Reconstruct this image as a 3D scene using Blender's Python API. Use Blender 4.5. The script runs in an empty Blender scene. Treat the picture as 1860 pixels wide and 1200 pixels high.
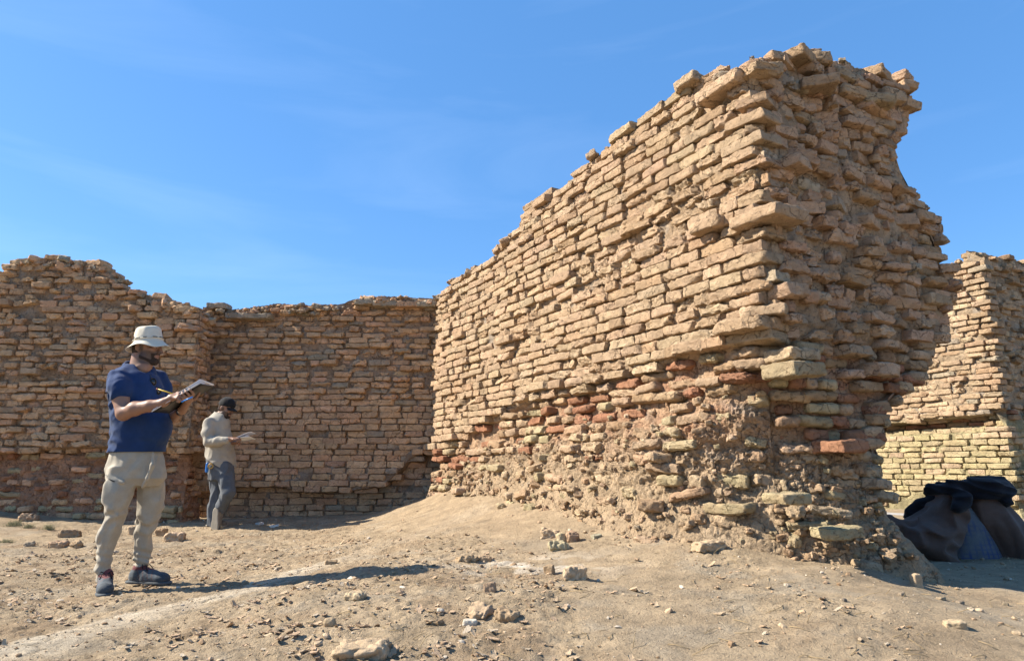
import bpy, math, random
import numpy as np
f32 = np.float32
rng = np.random.default_rng(11)
random.seed(11)
sc = bpy.context.scene
COL = sc.collection

# ------------------------------------------------------------------ camera geometry (photo pixels 1860 x 1200)
F = 1240.0
CAMZ = 0.84
PITCH = math.atan2(240.0, 1240.0)
CP, SP = math.cos(PITCH), math.sin(PITCH)

def ray(px, py):
    a = (px-930.0)/F; b = (600.0-py)/F
    return np.array([a, CP-b*SP, SP+b*CP])
def at_y(px, py, Y):
    d = ray(px, py); k = Y/d[1]
    return np.array([d[0]*k, Y, CAMZ+d[2]*k])
def at_z(px, py, z=0.0):
    d = ray(px, py); k = (z-CAMZ)/d[2]
    return np.array([d[0]*k, d[1]*k, z])
def on_plane(px, py, pt, n):
    d = ray(px, py); o = np.array([0, 0, CAMZ])
    n3 = np.array([n[0], n[1], 0.0]); p3 = np.array([pt[0], pt[1], 0.0])
    k = np.dot(p3-o, n3)/np.dot(d, n3)
    return o+d*k

# ------------------------------------------------------------------ noise
def _h(ix, iy, iz, seed):
    h = (ix.astype(np.uint32)*np.uint32(374761393)) ^ (iy.astype(np.uint32)*np.uint32(668265263)) ^ (iz.astype(np.uint32)*np.uint32(2246822519)) ^ np.uint32((seed*3266489917) & 0xffffffff)
    h = (h ^ (h >> np.uint32(15)))*np.uint32(2246822519)
    h = (h ^ (h >> np.uint32(13)))*np.uint32(3266489917)
    return h ^ (h >> np.uint32(16))
_G = np.array([[1,1,0],[-1,1,0],[1,-1,0],[-1,-1,0],[1,0,1],[-1,0,1],[1,0,-1],[-1,0,-1],
               [0,1,1],[0,-1,1],[0,1,-1],[0,-1,-1],[1,1,0],[-1,1,0],[0,-1,1],[0,-1,-1]], dtype=f32)
def noise3(x, y, z, seed=0):
    x = np.asarray(x, f32); y = np.asarray(y, f32); z = np.asarray(z, f32)
    x, y, z = np.broadcast_arrays(x, y, z)
    xi = np.floor(x); yi = np.floor(y); zi = np.floor(z)
    fx = x-xi; fy = y-yi; fz = z-zi
    xi = xi.astype(np.int64).astype(np.int32); yi = yi.astype(np.int64).astype(np.int32); zi = zi.astype(np.int64).astype(np.int32)
    ux = fx*fx*fx*(fx*(fx*6-15)+10); uy = fy*fy*fy*(fy*(fy*6-15)+10); uz = fz*fz*fz*(fz*(fz*6-15)+10)
    res = 0
    for dx in (0, 1):
        wx = ux if dx else 1-ux
        for dy in (0, 1):
            wy = uy if dy else 1-uy
            for dz in (0, 1):
                wz = uz if dz else 1-uz
                g = _G[_h(xi+dx, yi+dy, zi+dz, seed) & np.uint32(15)]
                res = res + wx*wy*wz*(g[..., 0]*(fx-dx)+g[..., 1]*(fy-dy)+g[..., 2]*(fz-dz))
    return res
def fbm(x, y, z, octv=4, seed=0, gain=0.5, lac=2.03):
    a = 1.0; s = 0; fr = 1.0
    for o in range(octv):
        s = s+a*noise3(np.asarray(x)*fr, np.asarray(y)*fr, np.asarray(z)*fr, seed+o*17)
        a *= gain; fr *= lac
    return s
def ridged(x, y, z, octv=4, seed=0, gain=0.5):
    a = 1.0; s = 0; fr = 1.0
    for o in range(octv):
        s = s+a*(1-2*np.abs(noise3(np.asarray(x)*fr, np.asarray(y)*fr, np.asarray(z)*fr, seed+o*17)))
        a *= gain; fr *= 2.03
    return s-0.8
def voro2(x, y, seed=0, jit=0.95):
    """returns F1, F2, cell randoms r1 r2 r3, offset from the cell centre"""
    x = np.asarray(x, f32); y = np.asarray(y, f32)
    xi = np.floor(x); yi = np.floor(y)
    f1 = np.full(x.shape, 9., f32); f2 = f1.copy()
    r = [np.zeros(x.shape, f32) for _ in range(3)]; ox = np.zeros(x.shape, f32); oy = ox.copy()
    for dx in (-1, 0, 1):
        for dy in (-1, 0, 1):
            cx = xi+dx; cy = yi+dy
            h1 = _h(cx.astype(np.int32), cy.astype(np.int32), np.zeros_like(cx, dtype=np.int32), seed)
            h2 = _h(cx.astype(np.int32), cy.astype(np.int32), np.ones_like(cx, dtype=np.int32), seed)
            jx = (h1 & np.uint32(0xffff)).astype(f32)/65535; jy = (h1 >> np.uint32(16)).astype(f32)/65535
            px = cx+0.5+(jx-0.5)*jit; py = cy+0.5+(jy-0.5)*jit
            d = np.hypot(px-x, py-y)
            m = d < f1
            f2 = np.where(m, f1, np.minimum(f2, d))
            f1 = np.where(m, d, f1)
            r[0] = np.where(m, (h2 & np.uint32(0x3ff)).astype(f32)/1023, r[0])
            r[1] = np.where(m, ((h2 >> np.uint32(10)) & np.uint32(0x3ff)).astype(f32)/1023, r[1])
            r[2] = np.where(m, ((h2 >> np.uint32(20)) & np.uint32(0x3ff)).astype(f32)/1023, r[2])
            ox = np.where(m, x-px, ox); oy = np.where(m, y-py, oy)
    return f1, f2, r, ox, oy
def sst(a, b, x):
    t = np.clip((np.asarray(x, dtype=float)-a)/(b-a), 0, 1); return t*t*(3-2*t)

# ------------------------------------------------------------------ mesh helpers
def mk(name, V, quads=None, tris=None, col=None, mat=None, parent=None, smooth=True, loc=None):
    V = np.asarray(V, dtype=f32)
    if loc is not None: V = V-np.asarray(loc, f32)
    me = bpy.data.meshes.new(name)
    nq = 0 if quads is None else len(quads); nt = 0 if tris is None else len(tris)
    me.vertices.add(len(V)); me.vertices.foreach_set('co', V.ravel())
    li = []
    if nq: li.append(np.asarray(quads, np.int32).ravel())
    if nt: li.append(np.asarray(tris, np.int32).ravel())
    li = np.concatenate(li)
    me.loops.add(len(li)); me.loops.foreach_set('vertex_index', li)
    st = np.concatenate([np.arange(nq)*4, nq*4+np.arange(nt)*3]).astype(np.int32)
    me.polygons.add(nq+nt); me.polygons.foreach_set('loop_start', st)
    me.polygons.foreach_set('use_smooth', np.full(nq+nt, smooth, dtype=bool))
    me.update(calc_edges=True)
    if col is not None:
        c = np.ones((len(V), 4), f32); c[:, :3] = col
        at = me.color_attributes.new('Col', 'FLOAT_COLOR', 'POINT'); at.data.foreach_set('color', c.ravel())
    me.validate()
    o = bpy.data.objects.new(name, me); COL.objects.link(o)
    if loc is not None: o.location = loc
    if mat: me.materials.append(mat)
    if parent is not None:
        o.parent = parent
        wl = np.zeros(3); q = parent
        while q is not None: wl = wl+np.array(q.location); q = q.parent
        o.location = np.array(o.location)-wl
    return o
def crisp(o, deg=34):
    o.data.set_sharp_from_angle(angle=math.radians(deg)); return o
def tag(o, label=None, cat=None, group=None, kind=None):
    if label: o['label'] = label
    if cat: o['category'] = cat
    if group: o['group'] = group
    if kind: o['kind'] = kind
    return o
def empty(name, loc):
    o = bpy.data.objects.new(name, None); COL.objects.link(o); o.location = loc; o.empty_display_size = 0.1
    return o
def grid_quads(nu, nv, wrap=False):
    i = np.arange(nu if wrap else nu-1)[:, None]; j = np.arange(nv-1)[None, :]
    i2 = (i+1) % nu
    return np.stack([i*nv+j, i2*nv+j, i2*nv+j+1, i*nv+j+1], -1).reshape(-1, 4)
def cube_grid(a, b, c):
    """surface lattice of a box, points in -1..1"""
    idx = {}; pts = []; qs = []
    def g(i, j, k):
        key = (i, j, k)
        if key not in idx: idx[key] = len(pts); pts.append((2*i/a-1, 2*j/b-1, 2*k/c-1))
        return idx[key]
    for i in range(a):
        for j in range(b):
            qs.append((g(i,j,0), g(i,j+1,0), g(i+1,j+1,0), g(i+1,j,0)))
            qs.append((g(i,j,c), g(i+1,j,c), g(i+1,j+1,c), g(i,j+1,c)))
        for k in range(c):
            qs.append((g(i,0,k), g(i+1,0,k), g(i+1,0,k+1), g(i,0,k+1)))
            qs.append((g(i,b,k), g(i,b,k+1), g(i+1,b,k+1), g(i+1,b,k)))
    for j in range(b):
        for k in range(c):
            qs.append((g(0,j,k), g(0,j,k+1), g(0,j+1,k+1), g(0,j+1,k)))
            qs.append((g(a,j,k), g(a,j+1,k), g(a,j+1,k+1), g(a,j,k+1)))
    return np.array(pts, f32), np.array(qs, np.int32)
def tube(pts, rad, n=8, cap=True):
    pts = np.asarray(pts, float); m = len(pts)
    rad = np.broadcast_to(np.asarray(rad, float), (m,))
    V = []; ref = np.array([0.31, 0.22, 0.93])
    for i in range(m):
        t = pts[min(i+1, m-1)]-pts[max(i-1, 0)]; t = t/(np.linalg.norm(t)+1e-9)
        a = np.cross(t, ref); a /= np.linalg.norm(a)+1e-9; b = np.cross(t, a)
        for k in range(n):
            th = 2*math.pi*k/n
            V.append(pts[i]+rad[i]*(math.cos(th)*a+math.sin(th)*b))
    Q = []
    for i in range(m-1):
        for k in range(n):
            Q.append((i*n+k, i*n+(k+1) % n, (i+1)*n+(k+1) % n, (i+1)*n+k))
    T = []
    if cap:
        V.append(pts[0]); V.append(pts[-1]); c0 = m*n; c1 = m*n+1
        for k in range(n):
            T.append((c0, (k+1) % n, k)); T.append((c1, (m-1)*n+k, (m-1)*n+(k+1) % n))
    return np.array(V), np.array(Q), np.array(T)
def join(parts):
    V = []; Q = []; T = []; n = 0
    for p in parts:
        v, q = p[0], p[1]; t = p[2] if len(p) > 2 else None
        V.append(v)
        if q is not None and len(q): Q.append(np.asarray(q)+n)
        if t is not None and len(t): T.append(np.asarray(t)+n)
        n += len(v)
    return np.concatenate(V), (np.concatenate(Q) if Q else None), (np.concatenate(T) if T else None)

# ------------------------------------------------------------------ materials
def mat_earth(name, tint=(1, 1, 1), scale=1.0, bump=0.6, var=0.35, fine=90.0, rough=0.95, use_col=True, base=(0.4, 0.3, 0.2), dist=0.01, pits=0.0):
    m = bpy.data.materials.new(name); m.use_nodes = True
    nt = m.node_tree; N = nt.nodes; L = nt.links
    b = N['Principled BSDF']; b.inputs['Roughness'].default_value = rough
    b.inputs['Specular IOR Level'].default_value = 0.12
    tc = N.new('ShaderNodeTexCoord')
    n1 = N.new('ShaderNodeTexNoise'); n1.inputs['Scale'].default_value = 6*scale; n1.inputs['Detail'].default_value = 8; n1.inputs['Roughness'].default_value = 0.65
    n2 = N.new('ShaderNodeTexNoise'); n2.inputs['Scale'].default_value = fine*scale; n2.inputs['Detail'].default_value = 6; n2.inputs['Roughness'].default_value = 0.7
    L.new(tc.outputs['Object'], n1.inputs['Vector']); L.new(tc.outputs['Object'], n2.inputs['Vector'])
    if use_col:
        at = N.new('ShaderNodeAttribute'); at.attribute_name = 'Col'; src = at.outputs['Color']
    else:
        rg = N.new('ShaderNodeRGB'); rg.outputs[0].default_value = (*base, 1); src = rg.outputs[0]
    mr = N.new('ShaderNodeMapRange'); mr.inputs['From Min'].default_value = 0.3; mr.inputs['From Max'].default_value = 0.7
    mr.inputs['To Min'].default_value = 1-var; mr.inputs['To Max'].default_value = 1+var*0.8
    L.new(n1.outputs['Fac'], mr.inputs['Value'])
    mr2 = N.new('ShaderNodeMapRange'); mr2.inputs['From Min'].default_value = 0.3; mr2.inputs['From Max'].default_value = 0.7
    mr2.inputs['To Min'].default_value = 1-var*0.7; mr2.inputs['To Max'].default_value = 1+var*0.5
    L.new(n2.outputs['Fac'], mr2.inputs['Value'])
    mu = N.new('ShaderNodeMath'); mu.operation = 'MULTIPLY'; L.new(mr.outputs[0], mu.inputs[0]); L.new(mr2.outputs[0], mu.inputs[1])
    if pits > 0:
        n4 = N.new('ShaderNodeTexNoise'); n4.inputs['Scale'].default_value = 42*scale; n4.inputs['Detail'].default_value = 3; n4.inputs['Distortion'].default_value = 0.8
        mpp = N.new('ShaderNodeMapping'); mpp.inputs['Scale'].default_value = (1, 1, 1.7); L.new(tc.outputs['Object'], mpp.inputs['Vector']); L.new(mpp.outputs[0], n4.inputs['Vector'])
        m4 = N.new('ShaderNodeMapRange'); m4.inputs['From Min'].default_value = 0.60; m4.inputs['From Max'].default_value = 0.68; m4.inputs['To Min'].default_value = 1; m4.inputs['To Max'].default_value = 1-pits
        L.new(n4.outputs['Fac'], m4.inputs['Value'])
        mm = N.new('ShaderNodeMath'); mm.operation = 'MULTIPLY'; L.new(mu.outputs[0], mm.inputs[0]); L.new(m4.outputs[0], mm.inputs[1]); mu = mm
        if pits < .3: pass
        # hairline cracks, only in patches
        vo = N.new('ShaderNodeTexVoronoi'); vo.feature = 'DISTANCE_TO_EDGE'; vo.inputs['Scale'].default_value = 6.5*scale
        vd = N.new('ShaderNodeVectorMath'); vd.operation = 'MULTIPLY_ADD'; vd.inputs[1].default_value = (.16, .16, .16); L.new(n1.outputs['Color'], vd.inputs[0]); L.new(tc.outputs['Object'], vd.inputs[2]); L.new(vd.outputs[0], vo.inputs['Vector'])
        c1 = N.new('ShaderNodeMapRange'); c1.inputs['From Min'].default_value = 0.004; c1.inputs['From Max'].default_value = 0.022; L.new(vo.outputs['Distance'], c1.inputs['Value'])
        c2 = N.new('ShaderNodeMapRange'); c2.inputs['From Min'].default_value = 0.46; c2.inputs['From Max'].default_value = 0.54; c2.inputs['To Min'].default_value = 1; c2.inputs['To Max'].default_value = 0; L.new(n1.outputs['Fac'], c2.inputs['Value'])
        c3 = N.new('ShaderNodeMath'); c3.operation = 'MAXIMUM'; L.new(c1.outputs[0], c3.inputs[0]); L.new(c2.outputs[0], c3.inputs[1])
        c4 = N.new('ShaderNodeMapRange'); c4.inputs['To Min'].default_value = .5 if pits >= .3 else 1; c4.inputs['To Max'].default_value = 1; L.new(c3.outputs[0], c4.inputs['Value'])
        m5 = N.new('ShaderNodeMath'); m5.operation = 'MULTIPLY'; L.new(mu.outputs[0], m5.inputs[0]); L.new(c4.outputs[0], m5.inputs[1]); mu = m5
        m6 = N.new('ShaderNodeMath'); m6.operation = 'MULTIPLY'; L.new(m4.outputs[0], m6.inputs[0]); L.new(c4.outputs[0], m6.inputs[1]); m4 = m6
    vm = N.new('ShaderNodeVectorMath'); vm.operation = 'SCALE'; L.new(src, vm.inputs[0]); L.new(mu.outputs[0], vm.inputs['Scale'])
    L.new(vm.outputs['Vector'], b.inputs['Base Color'])
    pit_fac = m4.outputs[0] if pits > 0 else None
    ad = N.new('ShaderNodeMath'); ad.operation = 'MULTIPLY_ADD'; ad.inputs[1].default_value = 0.6
    n3 = N.new('ShaderNodeTexNoise'); n3.inputs['Scale'].default_value = fine*0.33*scale; n3.inputs['Detail'].default_value = 8; n3.inputs['Roughness'].default_value = 0.75
    L.new(tc.outputs['Object'], n3.inputs['Vector'])
    L.new(n2.outputs['Fac'], ad.inputs[0]); L.new(n3.outputs['Fac'], ad.inputs[2])
    bp = N.new('ShaderNodeBump'); bp.inputs['Strength'].default_value = bump; bp.inputs['Distance'].default_value = dist
    if pit_fac is not None:
        pa_ = N.new('ShaderNodeMath'); pa_.operation = 'ADD'; L.new(ad.outputs[0], pa_.inputs[0]); L.new(pit_fac, pa_.inputs[1]); ad = pa_
    L.new(ad.outputs[0], bp.inputs['Height']); L.new(bp.outputs['Normal'], b.inputs['Normal'])
    return m
def mat_cloth(name, base, bump=0.25, fine=500.0, rough=0.85, var=0.15, use_col=False, coarse=14.0):
    m = mat_earth(name, base=base, use_col=use_col, bump=bump, var=var, fine=fine, rough=rough, dist=0.003)
    for n in m.node_tree.nodes:
        if n.type == 'TEX_NOISE' and abs(n.inputs['Scale'].default_value-6) < 1e-3: n.inputs['Scale'].default_value = coarse
    b = m.node_tree.nodes['Principled BSDF']
    b.inputs['Sheen Weight'].default_value = 0.1
    return m
def mat_plain(name, base, rough=0.5, spec=0.4, metal=0.0):
    m = mat_earth(name, base=base, use_col=False, bump=0.05, var=0.08, fine=120, rough=rough, dist=0.002)
    b = m.node_tree.nodes['Principled BSDF']; b.inputs['Specular IOR Level'].default_value = spec; b.inputs['Metallic'].default_value = metal
    return m
M_BRICK = mat_earth('weathered_brick', bump=1.0, var=0.25, fine=130, dist=0.018, pits=.35)
M_MUD = mat_earth('crumbling_mud', bump=1.0, var=0.3, fine=70, dist=0.022, pits=.35)
M_GROUND = mat_earth('dusty_ground', bump=1.0, var=0.24, fine=75, dist=0.02, pits=.2)
M_STONE = mat_earth('loose_stone', bump=0.8, var=0.22, fine=90, dist=0.01)

# ------------------------------------------------------------------ world, sun, camera
SUN_EL = math.radians(38); SUN_AZ = math.radians(3.5)      # sun stands to the left, a little behind the cross wall
sdir = np.array([-math.cos(SUN_AZ)*math.cos(SUN_EL), math.sin(SUN_AZ)*math.cos(SUN_EL), math.sin(SUN_EL)])
w = bpy.data.worlds.new('World'); sc.world = w; w.use_nodes = True
nt = w.node_tree; N = nt.nodes; L = nt.links
bg = N['Background']
sky = N.new('ShaderNodeTexSky'); sky.sky_type = 'NISHITA'; sky.sun_disc = False
sky.sun_elevation = SUN_EL; sky.sun_rotation = math.atan2(sdir[0], sdir[1]); sky.altitude = 0; sky.air_density = 1.0; sky.dust_density = 0.35; sky.ozone_density = 2.6
# thin cirrus: a few pale streaks high in the sky
tc = N.new('ShaderNodeTexCoord'); mp = N.new('ShaderNodeMapping'); mp.inputs['Scale'].default_value = (1.1, 1.1, 7.0); mp.inputs['Rotation'].default_value = (0.12, 0.2, 0.3)
nz = N.new('ShaderNodeTexNoise'); nz.inputs['Scale'].default_value = 1.6; nz.inputs['Detail'].default_value = 7; nz.inputs['Roughness'].default_value = 0.55; nz.inputs['Distortion'].default_value = 0.6
L.new(tc.outputs['Generated'], mp.inputs['Vector']); L.new(mp.outputs[0], nz.inputs['Vector'])
cr = N.new('ShaderNodeMapRange'); cr.inputs['From Min'].default_value = 0.5; cr.inputs['From Max'].default_value = 0.85; cr.inputs['To Max'].default_value = 0.05
L.new(nz.outputs['Fac'], cr.inputs['Value'])
mx = N.new('ShaderNodeMix'); mx.data_type = 'RGBA'; mx.inputs['B'].default_value = (6.5, 7.2, 8.2, 1)
hs = N.new('ShaderNodeHueSaturation'); hs.inputs['Saturation'].default_value = 1.25; hs.inputs['Hue'].default_value = 0.503; hs.inputs['Value'].default_value = 0.86; L.new(sky.outputs[0], hs.inputs['Color'])
L.new(cr.outputs[0], mx.inputs['Factor']); ev = N.new('ShaderNodeMix'); ev.data_type = 'RGBA'; ev.inputs['Factor'].default_value = 0.55; ev.inputs['B'].default_value = (.47, 1.27, 2.75, 1); L.new(hs.outputs[0], ev.inputs['A']); L.new(ev.outputs['Result'], mx.inputs['A']); L.new(mx.outputs['Result'], bg.inputs['Color'])
bg.inputs['Strength'].default_value = 0.13
sl = bpy.data.lights.new('sun', 'SUN'); sl.energy = 4.9; sl.angle = math.radians(0.5); sl.color = (1.0, 0.92, 0.80)
so = bpy.data.objects.new('sun', sl); COL.objects.link(so)
import mathutils
so.rotation_euler = mathutils.Vector(sdir).to_track_quat('Z', 'Y').to_euler(); so.location = (-20, 3, 16)
cd = bpy.data.cameras.new('camera'); co = bpy.data.objects.new('camera', cd); COL.objects.link(co)
cd.sensor_width = 36; cd.lens = 36*F/1860; cd.clip_end = 6000; cd.clip_start = 0.05
co.location = (0, 0, CAMZ); co.rotation_euler = (math.pi/2+PITCH, 0, 0); sc.camera = co
vs = sc.view_settings; vs.view_transform = 'Standard'; vs.look = 'None'; vs.gamma = 1; vs.exposure = 1.25
# ------------------------------------------------------------------ layout of the ruin
C = np.array([1.717, 4.45])
UL = np.array([-.481, .877]); UL /= np.linalg.norm(UL)
NL = np.array([UL[0]*0-UL[1], UL[0]]); NL = np.array([-UL[1], UL[0]])           # outward of the long lit face (to the left)
UR = -NL; NR = np.array([-UL[0], -UL[1]])                                        # end face runs to the right, faces the camera
TEND = 6.25; SW = 1.55
Y_BACK = 9.95; Y_BLOCK = 9.32
X_BLOCK = at_y(352, 700, Y_BLOCK)[0]

def hbase(x, y):
    x = np.asarray(x, float); y = np.asarray(y, float)
    dx = x-C[0]; dy = y-C[1]
    t = dx*UL[0]+dy*UL[1]; d = dx*NL[0]+dy*NL[1]
    Hs = np.interp(t, [-.9, -.4, 0, .6, 1.5, 2.5, 4, 5.4, 6.2, 7.5], [0, .02, .05, .14, .24, .34, .42, .36, .2, .1])
    wd = np.interp(t, [0, 2, 4, 6], [.4, .62, .85, .9])
    h = Hs*np.exp(-(np.maximum(d, 0)/wd)**1.35)*np.exp(-(np.maximum(-d-1.2, 0)/.5)**2)
    rise = .15*sst(-2.3, -.5, x)*(1-sst(1.9, 3.0, x))*(1-.6*sst(6.0, 9.0, y))*sst(2.6, 4.0, y)
    h = h+rise
    # drifted dirt against the left block and the cross wall
    m = .17*np.exp(-((x+7.2)/1.5)**2-((y-9.6)/1.1)**2)+.06*np.exp(-(np.maximum(9.4-y, 0)/.7)**2)*(x < 0.5)
    h = h+m*(y < 14)
    h = h+.08*sst(7.5, 10.5, y)*sst(3, 4.5, x)*(1-sst(20, 40, y))
    return h

# ------------------------------------------------------------------ ground sheet
def axis(core_lo, core_hi, step_fn, far):
    v = [core_lo]
    while v[-1] < core_hi: v.append(v[-1]+step_fn(v[-1]))
    hi = [v[-1]]; s = .06
    while hi[-1] < far: s *= 1.28; hi.append(hi[-1]+s)
    lo = [core_lo]; s = .06
    while lo[-1] > -far: s *= 1.28; lo.append(lo[-1]-s)
    return np.array(lo[1:][::-1]+v+hi[1:])
gx = axis(-5.6, 5.4, lambda x: .0155 if -3.4 < x < 3.2 else .026, 2500)
gy = axis(2.55, 10.6, lambda y: .0105+.0026*max(0, y-2.8), 2500)
GX, GY = np.meshgrid(gx, gy, indexing='ij')
x = GX.ravel(); y = GY.ravel()
near = (np.abs(x) < 14) & (y > 0) & (y < 20)
h = hbase(x, y)
xn, yn = x[near], y[near]
crust_pts = np.array([at_z(p[0], p[1], 0.03)[:2] for p in [(-60, 1198), (60, 1165), (180, 1133), (290, 1108), (400, 1085), (500, 1062), (590, 1035), (700, 1010), (800, 992), (870, 985)]])
def dist_poly(px, py, P):
    best = np.full(px.shape, 1e9)
    for a, b in zip(P[:-1], P[1:]):
        ab = b-a; tt = np.clip(((px-a[0])*ab[0]+(py-a[1])*ab[1])/np.dot(ab, ab), 0, 1)
        best = np.minimum(best, np.hypot(px-a[0]-tt*ab[0], py-a[1]-tt*ab[1]))
    return best
def zone_rough(px, py):
    dx = px-C[0]; dy = py-C[1]
    d = dx*NL[0]+dy*NL[1]; t = dx*UL[0]+dy*UL[1]
    r = np.clip(.35+.9*fbm(px*.9, py*.9, 0, 3, 5), 0, 1)
    r = np.maximum(r, sst(.6, 1.6, d)*.75*(px < .3))
    sand = np.exp(-(np.maximum(d-.15, 0)/1.0)**2)*sst(1.2, 2.4, t)*(d > -.3)       # smooth blown sand on the skirt
    r = r*(1-.85*sand)
    r = r*(1-.65*sst(.7, 2.2, px)*(py < 6))
    return r, sand, d, t
rough, sand, dW, tW = zone_rough(xn, yn)
crd = dist_poly(xn, yn, crust_pts)+.09*fbm(xn*2.1, yn*2.1, 3, 3, 9)
crust = (1-sst(.08, .22, crd))*(1-.8*sst(at_z(560, 1040, 0)[0], at_z(680, 1010, 0)[0], xn))*np.clip(.95+.8*fbm(xn*3, yn*3, 5, 3, 12), 0, 1)
crust2 = np.exp(-(((xn-at_z(960, 1045, .1)[0])/.5)**2+((yn-at_z(960, 1045, .1)[1])/.35)**2))*sst(-.1, .25, fbm(xn*4, yn*4, 1, 3, 77))
det = .030*fbm(xn*.8, yn*.8, 0, 3, 1)+.012*fbm(xn*3.1, yn*3.1, 1, 3, 2)
lump = fbm(xn*6.5, yn*9.5, 2, 4, 3, gain=.62)
det += rough*.017*np.maximum(lump+.05, -.15)
# broken crust: tilted plates whose edges stand up
for fr, am, sd, an in ((6.0, .015, 21, 1.7), (12.0, .013, 22, 1.6), (25.0, .0075, 23, 1.4)):
    wx = xn+.05*fbm(xn*5, yn*5, 0, 2, sd+5); wy = yn+.05*fbm(xn*5, yn*5, 4, 2, sd+6)
    f1, f2, r, ox, oy = voro2(wx*fr, wy*fr*an, sd)
    plate = (ox*(r[0]-.25)+oy*(r[1]-.5))*2*am*(r[2] > .35)-am*.5*(1-sst(0, .09, f2-f1))
    msk = np.clip(rough*1.4-.25+.7*noise3(xn*2.3, yn*2.3, 7, sd+9), 0, 1)*(1-crust)
    det += plate*msk
wx = xn+.04*fbm(xn*6, yn*6, 0, 2, 31); wy = yn+.04*fbm(xn*6, yn*6, 4, 2, 32)
f1, f2, r, ox, oy = voro2(wx*4.6, wy*7.5, 33)
edge = 1-sst(0, .07, f2-f1)
det = det*(1-.7*crust)+crust*(.010+(ox*(r[0]-.5)+oy*(r[1]-.5))*.03-edge*.024)
det += .0035*fbm(xn*38, yn*38, 0, 3, 6)*(1-.5*crust)*(.45+rough)
det += sand*.006*fbm(xn*7, yn*4, 0, 3, 44)
# feet of the standing men stand on firm flat dirt
fp = [at_z(190, 1078, 0), at_z(270, 1058, 0), at_z(392, 962, 0)]
for p in fp: det *= 1-.85*np.exp(-((xn-p[0])**2+(yn-p[1])**2)/.16**2)
h[near] += det
far = ~near
h[far] += .6*fbm(x[far]*.02, y[far]*.02, 0, 4, 8)*sst(14, 60, np.hypot(x[far], y[far]))
col = np.empty((len(x), 3), f32)
base = np.array([.350, .266, .170]); col[:] = base
cn = col[near]
v1 = fbm(xn*1.3, yn*1.3, 0, 4, 51)[:, None]; v2 = fbm(xn*5, yn*6, 0, 4, 52)[:, None]
cn = cn*(1+.16*v1+.16*v2)
red = sst(.1, .5, fbm(xn*1.7, yn*1.7, 3, 4, 53))[:, None]*(rough[:, None]*.8)
cn = cn*(1-red)+np.array([.265, .185, .112])*red
gry = sst(.1, .55, fbm(xn*2.2, yn*2.2, 6, 4, 54))[:, None]*.55
cn = cn*(1-gry)+np.array([.33, .275, .20])*gry
dk = sst(.25, .6, fbm(xn*9, yn*13, 9, 4, 55))[:, None]*(.25+.5*rough[:, None])*.6
cn = cn*(1-dk)+np.array([.20, .145, .09])*dk
sd_ = (sand*.8)[:, None]
cn = cn*(1-sd_)+np.array([.35, .258, .16])*(1+.08*v2)*sd_
ck = (crust*(.78+.1*v1[:, 0]))[:, None]
cn = cn*(1-ck)+np.array([.53, .45, .335])*(1+.12*v2)*ck
ed = (crust*edge*.7)[:, None]
cn = cn*(1-ed)+np.array([.17, .13, .09])*ed
c2 = (crust2*.7)[:, None]
cn = cn*(1-c2)+np.array([.62, .56, .46])*c2
col[near] = np.clip(cn, .02, .9)
ground = mk('ground', np.stack([x, y, h], -1), grid_quads(len(gx), len(gy)), None, col, M_GROUND)
tag(ground, 'dusty tan dirt ground with cracked crust and blown sand below the ruined walls', 'ground', kind='structure')
from mathutils.bvhtree import BVHTree
def hz(px, py):
    """ground height at one point"""
    i = int(np.clip(np.searchsorted(gx, px), 1, len(gx)-1)); j = int(np.clip(np.searchsorted(gy, py), 1, len(gy)-1))
    return float(h.reshape(GX.shape)[i-1:i+1, j-1:j+1].mean())
HG = h.reshape(GX.shape)
def hzv(px, py):
    i = np.clip(np.searchsorted(gx, px), 1, len(gx)-1); j = np.clip(np.searchsorted(gy, py), 1, len(gy)-1)
    return (HG[i-1, j-1]+HG[i, j]+HG[i-1, j]+HG[i, j-1])/4
def at_ground(px, py):
    z = 0.0
    for _ in range(12):
        p = at_z(px, py, z); z = .5*z+.5*hz(p[0], p[1])
    p = at_z(px, py, z); p[2] = hz(p[0], p[1]); return p

# ------------------------------------------------------------------ brickwork
TAN = np.array([.46, .322, .203]); PALE = np.array([.475, .35, .222]); PINK = np.array([.425, .285, .172]); BROWN = np.array([.34, .225, .13])
RED = np.array([.335, .165, .095]); YEL = np.array([.425, .340, .20]); GREY = np.array([.37, .30, .215]); OLIVE = np.array([.35, .30, .18])

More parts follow.
